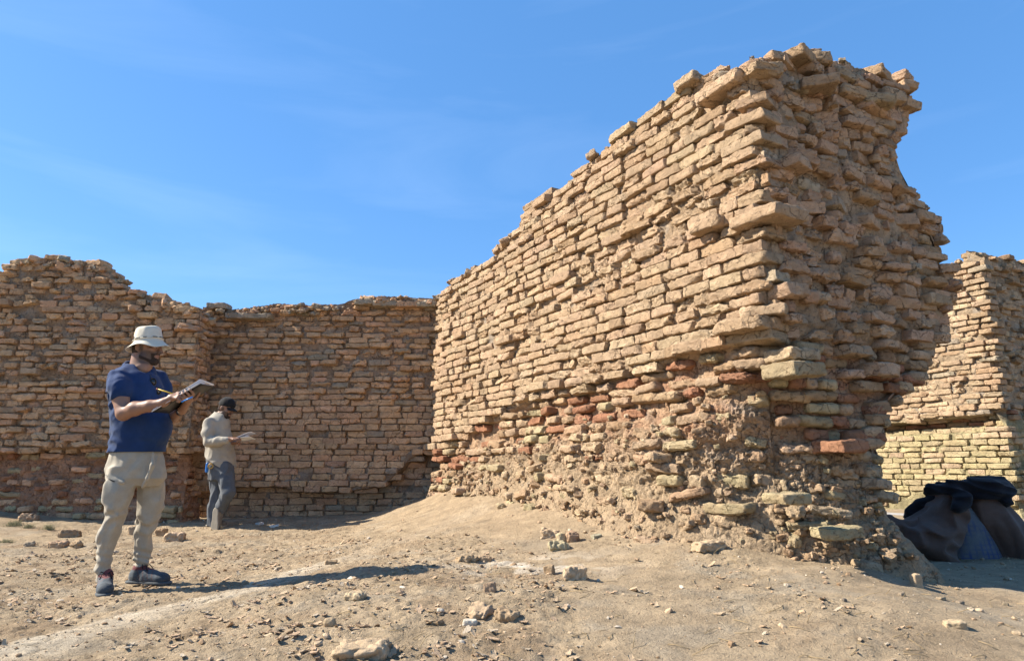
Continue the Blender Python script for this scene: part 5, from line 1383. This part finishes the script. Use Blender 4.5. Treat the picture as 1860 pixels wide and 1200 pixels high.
def polo_folds(X, Y, Z):
    z0 = J(250, 812)[2]; z1 = J(250, 735)[2]
    lo = np.exp(-((Z-z0-.035)/.07)**2); mid = np.exp(-((Z-z1)/.10)**2)
    w1 = np.sin(Z*95+5*noise3(X*6, Y*6, Z*3, 3)+X*12); w2 = np.sin(Z*60-(X-root1[0])*70+5*noise3(X*5, Y*5, Z*5, 4)); w3 = np.sin((X-root1[0])*75+Z*38+4*noise3(X*5, Y*5, Z*5, 6))
    back = sst(root1[0]+.02, root1[0]-.14, X)
    rid = 1-2.6*np.abs(noise3(X*7+Z*3, Y*7, Z*8-X*5, 38))
    return -(.0035*lo*w1*(.5+back)+.006*mid*w2*(.25+back)+.0025*w3*sst(1.2, 1.42, Z)+.010*np.maximum(rid, 0)*(.4+.6*back))-.005*noise3(X*7, Y*7, Z*6, 5)-.002*noise3(X*24, Y*24, Z*18, 8)
fd.mod(polo_folds, .03)
# neck opening and hem
fd.cone(J(256, 654, -.01), J(262, 668, -.06), .070, .040, .006, sub=True)
fd.half(J(250, 821, 0), (.02, 0, -1))
v, q = fd.mesh(1)
polo = mk('polo_shirt', v, q, None, None, M_POLO, man1)
# collar: two turned down leaves round the neck
ring = []
for k in range(41):
    th = math.radians(-150+300*k/40)          # 0 = back
    c_ = np.array([J(253.5, 661)[0], Y1-.0, J(253.5, 661)[2]])
    fx = np.array([.72, -.69, 0]); lx = np.array([.69, .72, 0])
    e = c_-fx*math.cos(th)*.078+lx*math.sin(th)*.084; fr = .5-.5*math.cos(th)
    ring.append((e, fr, th))
V = []; m = 6
for e, fr, th in ring:
    o_ = e-c_; o_[2] = 0; o_ /= np.linalg.norm(o_)
    base_ = e+np.array([0, 0, .012-.075*fr])
    tip = fr**6*.018
    for j in range(m):
        w_ = j/(m-1)
        prof = [(0, .0), (.004, .016), (.012, .02), (.022, .008), (.030, -.012), (.036, -.028-tip)][j]
        V.append(base_+o_*prof[0]+np.array([0, 0, prof[1]]))
col_o = mk('collar', V, grid_quads(41, m), None, None, M_POLO, polo)
md = col_o.modifiers.new('thick', 'SOLIDIFY'); md.thickness = .004
pk = [J(270+3.2*k, 673+5.5*k, -.115-.02*k) for k in range(5)]
parts = []
fdx = np.array([.72, -.69, 0]); 
def surf_pt(fdl, p, d, n=140):
    """march from outside along -d to the field surface"""
    p = np.array(p); d = np.array(d)/np.linalg.norm(d)
    for i in range(n):
        r = p+d*(.25-i*.0025)
        ii = np.round((r-fdl.lo)/fdl.res).astype(int)
        if (ii >= 0).all() and (ii < fdl.n).all() and fdl.f[tuple(ii)] < 0: return r
    return p
btn = []
for k in range(3):
    p = surf_pt(fd, J(268+5.2*k, 676+9*k, 0), (.55, -.83, .1)); btn.append(p)
    t = tube([p-.001*np.array([.55, -.83, 0]), p+.003*np.array([.55, -.83, 0])], .0062, 10)
    mk('button', t[0], t[1], t[2], None, mat_plain('button_dark', (.03, .035, .06), .4) if k == 0 else bpy.data.materials['button_dark'], polo)
# sunglasses hooked on the placket
M_GLASS = mat_plain('dark_lens', (.012, .013, .012), .15, .6)
sg = tag(empty('sunglasses', J(283, 704, -.2)), 'dark sunglasses hanging from the front of the navy polo shirt', 'sunglasses')
for k, (px, py) in enumerate([(278.5, 697), (287, 712)]):
    p = surf_pt(fd, J(px, py, 0), (.45, -.89, .1))+np.array([.45, -.89, 0])*.012
    U = np.array([.35, .1, -.9]); U /= np.linalg.norm(U); Nn = np.array([.45, -.89, .1]); Nn -= U*np.dot(U, Nn); Nn /= np.linalg.norm(Nn); W_ = np.cross(Nn, U)
    V = []
    for j in range(24):
        th = 2*math.pi*j/24; V.append(p+U*math.cos(th)*.026+W_*math.sin(th)*.019)
    Vf = np.array(V+[p+Nn*.005]); T = [(j, (j+1) % 24, 24) for j in range(24)]
    lo_ = mk('lens', Vf, None, np.array(T), None, M_GLASS, sg); mo = lo_.modifiers.new('thick', 'SOLIDIFY'); mo.thickness = .002
    t = tube(V+[V[0]], .0022, 6); mk('lens_rim', t[0], t[1], t[2], None, mat_plain('rim_dark', (.03, .025, .015), .35) if k == 0 else bpy.data.materials['rim_dark'], sg)
    if k == 0: P_a = p
    else: P_b = p
t = tube([P_a+(P_b-P_a)*.45+np.array([.3, -.6, 0])*.006, P_a+(P_b-P_a)*.55+np.array([.3, -.6, 0])*.006], .003, 6); mk('bridge', t[0], t[1], t[2], None, bpy.data.materials['rim_dark'], sg)
for k, p in enumerate((P_a, P_b)):
    t = tube([p+np.array([-.012, -.002, .02]), p+np.array([-.03, .012, .045]), p+np.array([-.05, .03, .06-.0*k])], .0022, 6); mk('temple_arm', t[0], t[1], t[2], None, bpy.data.materials['rim_dark'], sg)

# trousers
M_KHAKI = mat_cloth('khaki_cotton', (.36, .32, .25), bump=.3, fine=380, var=.12)
def trouser(name, man, hips, legs, mat, res, lo, hi, folds, hemk=.006, waist=None, split=None, extra=None):
    fd = Field(lo, hi, res)
    for lg in legs: fd.loft(lg, .012, pw=2.1, grow=-.030)
    fd.loft(hips, .03, grow=-.026)
    if extra: extra(fd)
    fd.mod(folds, .035)
    v, q = fd.mesh(1)
    return mk(name, v, q, None, None, mat, man), fd
zk = [J(200, y_)[2] for y_ in (850, 893, 960, 1040)]
def kh_folds(X, Y, Z):
    n = noise3(X*5, Y*5, Z*5, 14); n2 = noise3(X*11, Y*11, Z*8, 15)
    knee = np.exp(-((Z-zk[2]-.05)/.16)**2); cuff = np.exp(-((Z-.15)/.11)**2); thigh = sst(.55, .8, Z)*sst(1.0, .85, Z)
    ang = np.sin(Z*52+X*34*np.sign(X-J(245, 900)[0])+7*n)
    d = .0055*knee*ang+.0050*cuff*np.sin(Z*105+X*32+9*n)+.004*thigh*np.sin(Z*22-X*48+7*n)
    rid = 1-2.6*np.abs(noise3(X*10+Z*2, Y*9, Z*4.2-X*5, 18)); r2 = 1-2.6*np.abs(noise3(X*15-Z*4, Y*14, Z*8+X*6, 28))
    return -(d+.012*n+.005*n2+(.012*np.maximum(rid, 0)+.005*np.maximum(r2, 0))*sst(1.0, .85, Z)*(.45+.55*sst(.75, .5, Z)))
def kh_extra(fd):
    # cargo pocket on the near thigh, its flap, and one on the far thigh
    a = np.array([J(196, 868, -.165)[0], Y1-.172, J(196, 868)[2]])
    fd.ell(J(203, 893, -.150), (.052, .032, .095), None, .025)
    fd.cone(J(198, 864, -.142), J(224, 876, -.158), .010, .009, .016)
    pass
    fd.chain([J(279, 822, -.160), J(277, 845, -.166), J(268, 868, -.155), J(258, 885, -.12)], [.005, .006, .006, .004], .012)
    for lg in ():
        q_ = sorted(lg); fd.ell([q_[0][1], q_[0][2], q_[0][0]+.03], (q_[0][3]*1.02, q_[0][4]*1.02, .035), None, .012)
tro, fdt = trouser('trousers', man1, hips1, (legR1, legL1), M_KHAKI, .0052, np.array([root1[0]-.40, Y1-.36, .02]), np.array([root1[0]+.40, Y1+.36, 1.08]), kh_folds, extra=kh_extra)
# dark zip line of the cargo pocket
zp = [surf_pt(fdt, J(196+7*k, 861.5+3.0*k, -.1), (-.25, -.95, 0))+np.array([0, -.003, 0]) for k in range(5)]
t = tube(zp, .0035, 6); mk('pocket_zip', t[0], t[1], t[2], None, mat_plain('zip_dark', (.03, .03, .03), .5), tro)

# bucket hat
M_HAT = mat_cloth('cotton_hat', (.62, .56, .44), bump=.3, fine=400, var=.10)
hb = J(269.5, 621, 0); Bh = basis((1, -.16), .14, .0)
prof = [(0, .118), (.04, .121), (.068, .117), (.084, .104), (.091, .085), (.097, .05), (.102, .015), (.105, -.004), (.112, -.012), (.125, -.025), (.140, -.038), (.152, -.047), (.153, -.050), (.139, -.042), (.122, -.030), (.108, -.018), (.100, -.008), (.097, .01)]
n = 72; V = []; HS = .92
for r_, z_ in prof:
    for k in range(n):
        th = 2*math.pi*k/n; cu, su = math.cos(th), math.sin(th)
        out = max(r_-.105, 0)/.048
        wv = out*(.008*math.sin(3*th+.6)+.006*math.sin(5*th+2))
        rr = r_*(1+.02*math.sin(4*th+1)*(1 if z_ > 0 else 0)+out*.03*math.sin(2*th))
        dz = wv-out*.018*max(cu, 0)**2+out*.0
        dent = -.020*math.exp(-((rr*cu-.012)/.03)**2-((rr*su+.02)/.04)**2) if z_ > .09 else 0
        wr_ = .004*math.sin(9*th+z_*60)*math.sin(z_*40+2*th) if .0 < z_ < .11 else 0
        V.append(hb+HS*(Bh[0]*rr*cu*1.06+Bh[1]*rr*su*.96+Bh[2]*(z_*1.04+dz+dent)+(Bh[0]*cu+Bh[1]*su)*wr_))
Q = grid_quads(len(prof), n); Q = []
for i in range(len(prof)-1):
    for k in range(n): Q.append((i*n+k, i*n+(k+1) % n, (i+1)*n+(k+1) % n, (i+1)*n+k))
hat = mk('bucket_hat', V, np.array(Q), None, None, M_HAT, man1)
sub = hat.modifiers.new('sub', 'SUBSURF'); sub.levels = sub.render_levels = 1
# stitched band with its dark slots
bd = []
for k in range(97):
    th = 2*math.pi*k/96; rr = .1045*(1+.02*math.sin(4*th+1)); bd.append(hb+HS*(Bh[0]*rr*math.cos(th)*1.06+Bh[1]*rr*math.sin(th)*.96+Bh[2]*.012))
t = tube(bd, .0035, 6); mk('hat_band', t[0], t[1], t[2], None, M_HAT, hat)
M_SLOT = mat_plain('band_slot', (.05, .045, .04), .8)
for a0, a1 in ((-112, -88), (-75, -62), (-40, -22), (-10, 8)):
    pts = [hb+HS*(Bh[0]*.1075*math.cos(math.radians(a))*1.06+Bh[1]*.1075*math.sin(math.radians(a))*.96+Bh[2]*(.018)) for a in np.linspace(a0, a1, 7)]
    t = tube(pts, .0032, 6); mk('band_slot', t[0], t[1], t[2], None, M_SLOT, hat)

M_SHOE = mat_cloth('shoe_upper', (.1, .1, .1), use_col=True, bump=.4, rough=.7)
ms = dict(upper=np.array([.075, .088, .10]), band=np.array([.10, .07, .07]), lining=np.array([.16, .05, .05]), sole=np.array([.075, .085, .09]), lace=np.array([.012, .012, .014]), mat=M_SHOE)
rt = at_z(190, 1090, zf); aR = np.array(sorted(legR1)[0][1:3]); aL = np.array(sorted(legL1)[0][1:3])
dR = np.array([.50, -.866, 0]); hR = np.array([aR[0]-.010, aR[1]+.045, 0]); 
tR = hR+dR*.285
hR[2] = tR[2] = max(hz(hR[0], hR[1]), hz(tR[0], tR[1]))-.002
shoe(man1, hR, tR, ms)
dL = np.array([.985, -.17, 0]); hL = np.array([aL[0]-.085, aL[1]+.01, 0]); tL = hL+dL*.290; hL[2] = tL[2] = max(hz(hL[0], hL[1]), hz(tL[0], tL[1]))-.002
shoe(man1, hL, tL, ms)
# watch
wp = J(329, 746.5, -.085); ax_ = wrL-J(313, 757, .04); ax_ /= np.linalg.norm(ax_)
t = tube([wp-ax_*.010, wp+ax_*.010], .033, 20); wt = mk('wristwatch', t[0], t[1], t[2], None, mat_plain('watch_black', (.015, .015, .016), .4), None, loc=wp)
tag(wt, 'black wristwatch with a steel face on the left wrist below the clipboard', 'wristwatch')
t = tube([wp+np.array([.004, -.036, -.004]), wp+np.array([.004, -.041, -.005])], .016, 16); mk('watch_face', t[0], t[1], t[2], None, mat_plain('steel', (.6, .6, .6), .25, .5, 1.0), wt)

# clipboard with papers, pencil and blue pen
def boxV(fn, a, b, c, o=(0, 0, 0), seg=(1, 1, 1)):
    P, Qd = cube_grid(*seg); return np.array([fn(o[0]+p[0]*a, o[1]+p[1]*b, o[2]+p[2]*c) for p in P]), Qd
cb_ = tag(empty('clipboard', BC), 'black clipboard with white sheets held up in front of the man in the bucket hat', 'clipboard')
v, q = boxV(Pb, BL*.46, .112, .003, seg=(8, 4, 1)); mk('board', v, q, None, None, mat_plain('black_board', (.012, .012, .013), .45), cb_)
M_PAPER = mat_plain('paper_white', (.78, .79, .82), .7, .2)
for k in range(4):
    Ps = lambda a, b, c, k=k: Pb(a, b, c+.005+.0025*k+(.0005+.0012*k)*max(0, a/.17)**2+.006*max(0, -a/.17-.4)**2*(k % 2)+.004*k*math.sin(b*14+k))
    v, q = boxV(Ps, .178, .106, .0008, (.004*k-.002, .003*(k-1)-.014, 0), (14, 8, 1)); mk('paper_sheet', v, q, None, None, M_PAPER, cb_)
v, q = boxV(Pb, .018, .045, .006, (BL*.42, 0, .016), (3, 4, 2)); mk('clip', v, q, None, None, mat_plain('clip_steel', (.5, .5, .52), .3, .5, 1.0), cb_)
M_YEL = mat_plain('pencil_yellow', (.62, .42, .03), .4); 
t = tube([PT0, PT0+(PT1-PT0)*.88], .0042, 6); pe = mk('pencil', t[0], t[1], t[2], None, M_YEL, None, loc=PT0); tag(pe, 'yellow pencil in the writing hand above the clipboard', 'pencil')
t = tube([PT0+(PT1-PT0)*.88, PT1], [.0040, .0006], 6); mk('pencil_tip', t[0], t[1], t[2], None, mat_plain('graphite', (.25, .17, .1), .6), pe)
t = tube([PT0+(PT0-PT1)*.06, PT0], .0043, 8); mk('eraser', t[0], t[1], t[2], None, mat_plain('eraser_pink', (.4, .15, .12), .7), pe)
pa, pb_ = J(333.5, 728, -.335), J(350, 720.5, -.335)
t = tube([pa, pb_], .0048, 8); pn = mk('pen', t[0], t[1], t[2], None, mat_plain('pen_blue', (.02, .22, .62), .35), None, loc=pa); tag(pn, 'bright blue pen held under the clipboard by the left hand', 'pen')
t = tube([pa-(pb_-pa)*.22, pa], [.0052, .005], 8); mk('pen_cap', t[0], t[1], t[2], None, bpy.data.materials['pen_blue'], pn)

# ================================================================= the far man
Y2 = 8.9
K = lambda px, py, dy=0.: at_y(px, py, Y2+dy)
root2 = np.array([K(395, 860)[0], Y2, 0.0]); z2 = hz(root2[0], Y2)
hc2 = K(411, 741, 0); B2 = basis((1, -.22), -.38); s2 = .98
torso2 = pxloft([(748, 391, 411, 0, .055), (756, 383, 414, 0, .11), (765, 374, 416, 0, .165), (780, 372, 416, 0, .18), (800, 373, 421, 0, .17), (815, 375, 424, 0, .165), (832, 374, 426, 0, .178), (848, 374, 427, 0, .182)], Y2)
hips2 = pxloft([(830, 376, 421, 0, .145), (842, 378, 422, 0, .155), (858, 380, 424, 0, .16), (870, 381, 425, 0, .15)], Y2)
legA = pxloft([(850, 380, 410, .06, .09), (870, 381, 412, .06, .09), (895, 382, 409, .06, .082), (915, 379, 405, .06, .075), (935, 377, 400, .06, .068), (955, 377, 396, .06, .062)], Y2)
thB = [K(408, 850, -.07), K(414, 895, -.16)]; shB = [K(414, 895, -.16), K(397, 930, -.05)]
sR2, eR2, wR2 = K(380, 768, -.15), K(379, 801, -.20), K(415, 798, -.26)
sL2, eL2, wL2 = K(405, 768, .15), K(408, 802, .12), K(424, 803, -.04)
fd = Field(np.array([root2[0]-.32, Y2-.46, z2-.02]), np.array([root2[0]+.52, Y2+.36, 1.78]), .0062)
fd.loft(torso2[1:], .03, grow=-.022); fd.loft(hips2, .03, grow=-.03); fd.loft(legA, .03, grow=-.028)
fd.chain([thB[0], thB[1]], [.075, .055], .03); fd.chain([shB[0], shB[1]], [.052, .040], .03)
fd.cone(K(397, 760, 0), hc2-.02*B2[0]-.06*B2[2], .062, .058, .03); head_prims(fd, hc2, B2, s2)
fd.chain([sR2, eR2, wR2], [.055, .045, .030], .02); fd.chain([sL2, eL2, wL2], [.055, .045, .030], .02)
def simple_hand(fd, wr, d, side, up, rf=.0092, curl=1.0):
    d = np.array(d)/np.linalg.norm(d); side = np.array(side)/np.linalg.norm(side); up = np.cross(d, side); up = up if up[2] > 0 else -up
    pc = wr+d*.045
    kn = [wr+d*(.088-.005*abs(i-1))+side*(.030-.020*i) for i in range(4)]
    ln = [.040, .045, .042, .032]
    tp = [[k+d*l*.9-up*.006*curl, k+d*(l*1.4)-up*.026*curl, k+d*(l*1.35)-up*.045*curl] for k, l in zip(kn, ln)]
    hand(fd, wr, pc, kn, tp, rf, [wr+d*.02+side*.02, wr+d*.05+side*.044-up*.01, wr+d*.078+side*.045-up*.02])
simple_hand(fd, wR2, K(428, 796, -.27)-wR2, (.1, .9, .3), 0)
simple_hand(fd, wL2, K(436, 803, -.12)-wL2, (.1, -.9, .3), 0)
v, q = fd.mesh(1)
cb = head_colour(v, hc2, B2, s2, SKIN*.95*(1+.06*fbm(v[:, 0]*25, v[:, 1]*25, v[:, 2]*25, 3, 6)[:, None]))
man2 = mk('person', v, q, None, cb, M_SKIN, None, loc=root2)
tag(man2, 'bearded man in the shade in a black cap, pale shirt and grey jeans, reading papers', 'person', 'people recording the ruin')
beard_obj(man2, hc2, B2, s2, .004); hair_obj(man2, hc2, B2, s2, .004)
M_SHIRT = mat_cloth('pale_shirt', (.34, .305, .245), bump=.3, fine=350, var=.10)
fd = Field(np.array([root2[0]-.30, Y2-.40, .70]), np.array([root2[0]+.34, Y2+.34, 1.60]), .0066)
fd.loft(torso2, .03)
fd.chain([sR2, K(377, 786, -.19), eR2], [.072, .068, .062], .025); fd.chain([eR2, K(397, 801, -.24), K(412, 799, -.258)], [.060, .052, .043], .025)
fd.chain([sL2, K(408, 786, .16), eL2], [.070, .066, .06], .025); fd.chain([eL2, K(420, 804, .0)], [.058, .042], .025)
fd.mod(lambda X, Y, Z: -.0075*np.maximum(1-2.6*np.abs(noise3(X*7+Z*3, Y*7, Z*8-X*5, 3)), -.2)-.006*noise3(X*7, Y*7, Z*6, 4), .03)
fd.cone(K(400, 745, 0), K(408, 758, -.04), .062, .035, .006, sub=True)
zb = K(380, 834)[2]; zf2 = K(420, 848)[2]
fd.half((root2[0]-.1, Y2, zb+.005), (-.55, .0, -1))
v, q = fd.mesh(1); sh2 = mk('shirt', v, q, None, None, M_SHIRT, man2)
V = []
for k in range(33):
    th = math.radians(-150+300*k/32); c_ = np.array([K(399.5, 754)[0], Y2, K(399.5, 754)[2]]); fx = np.array([.95, -.3, 0]); lx = np.array([.3, .95, 0])
    e = c_-fx*math.cos(th)*.066+lx*math.sin(th)*.070; fr = .5-.5*math.cos(th); o_ = (e-c_)/np.linalg.norm(e-c_); b_ = e+np.array([0, 0, .008-.05*fr])
    for pr_ in ((0, 0), (.004, .016), (.012, .018), (.022, .004), (.032, -.018-.014*fr**6)): V.append(b_+o_*pr_[0]+np.array([0, 0, pr_[1]]))
co2 = mk('collar', V, grid_quads(33, 5), None, None, M_SHIRT, sh2); mo = co2.modifiers.new('thick', 'SOLIDIFY'); mo.thickness = .004
M_JEAN = mat_cloth('grey_denim', (.095, .104, .114), bump=.35, fine=380, var=.2)
fd = Field(np.array([root2[0]-.30, Y2-.40, z2-.02]), np.array([root2[0]+.36, Y2+.34, 1.0]), .0066)
fd.loft(legA, .02); fd.loft(hips2, .03); fd.chain(thB, [.105, .082], .03); fd.chain(shB, [.080, .066], .02)
fd.mod(lambda X, Y, Z: -.010*np.maximum(1-2.6*np.abs(noise3(X*9+Z*3, Y*9, Z*5-X*5, 23)), -.2)-.009*noise3(X*7, Y*7, Z*5, 25), .03)
v, q = fd.mesh(1); mk('jeans', v, q, None, None, M_JEAN, man2)
# cap with its bill
M_CAP = mat_cloth('black_cap', (.014, .014, .015), bump=.3)
fd = Field(hc2-.25, hc2+.25, .005); P2 = lambda f_, l, u: hc2+s2*(f_*B2[0]+l*B2[1]+u*B2[2])
fd.ell(P2(-.008, 0, .046), np.array([.112, .090, .102])*s2, B2, .01); fd.half(P2(0, 0, .028), -B2[2]+.12*B2[0])
fd.mod(lambda X, Y, Z: .004*noise3(X*20, Y*20, Z*20, 3), .02)
v, q = fd.mesh(1); cap = mk('cap', v, q, None, None, M_CAP, man2)
V = []
for i in range(9):
    for j in range(13):
        a = -1+2*j/12; r_ = i/8; f_ = .085*math.sqrt(max(0, 1-(a*.80)**2))+r_*.088*math.sqrt(max(0, 1-a*a*.86)); V.append(P2(f_, a*.073, .042-.022*r_-.020*a*a))
bl = mk('cap_bill', V, grid_quads(9, 13), None, None, M_CAP, cap); mo = bl.modifiers.new('thick', 'SOLIDIFY'); mo.thickness = .005
ms2 = dict(upper=np.array([.20, .17, .13]), band=np.array([.17, .145, .11]), lining=np.array([.1, .09, .08]), sole=np.array([.27, .235, .18]), lace=np.array([.2, .18, .15]), mat=M_SHOE)
hA = np.array([K(376, 960, .06)[0], Y2+.08, 0]); tA = hA+np.array([.25, -.10, 0]); hA[2] = tA[2] = max(hz(hA[0], hA[1]), hz(tA[0], tA[1]))
shoe(man2, hA, tA, ms2, laces=False)
hB_ = K(391, 925, -.15); tB_ = K(389, 962, -.17); tB_[2] = max(tB_[2], hz(tB_[0], tB_[1])+.012)
shoe(man2, hB_, hB_+(tB_-hB_)/np.linalg.norm(tB_-hB_)*.25, ms2, up=(.25, .95, .2), laces=False)
# papers and the tape measure on his belt
pp = tag(empty('paper_stack', K(440, 790, -.25)), 'loose white papers held open by the man in the black cap', 'papers')
for k, (a, b) in enumerate((((426, 796), (456, 783.5)), ((428, 797), (455, 791)), ((427, 797), (450, 788)))):
    p0, p1 = K(*a, -.26), K(*b, -.26); V = []
    for i in range(9):
        for j in range(6):
            u_ = i/8; V.append(p0+(p1-p0)*u_+np.array([0, 1, -.10-.05*k])*(.20*j/5)+np.array([0, 0, .012*math.sin(u_*3+k)]))
    po = mk('paper_sheet', V, grid_quads(9, 6), None, None, M_PAPER, pp); mo = po.modifiers.new('thick', 'SOLIDIFY'); mo.thickness = .0012
tm = tag(empty('tape_measure', K(379, 848, -.17)), 'blue and gold tape measure clipped to the belt of the man in the black cap', 'tape measure')
p0 = K(377, 848, -.165); fd = Field(p0-.09, p0+.09, .004); fd.cone(p0+np.array([-.006, 0, -.05]), p0+np.array([-.006, 0, .04]), .020, .018, .01); v, q = fd.mesh(1); mk('strap', v, q, None, None, mat_plain('tape_blue', (.02, .14, .42), .4), tm)
p0 = K(382.5, 846, -.19); V = [p0+np.array([math.cos(t_)*.028, 0, math.sin(t_)*.028]) for t_ in np.linspace(0, 2*math.pi, 25)]; t = tube(V, .008, 8); mk('tape_ring', t[0], t[1], t[2], None, mat_plain('tape_gold', (.35, .22, .05), .35), tm)
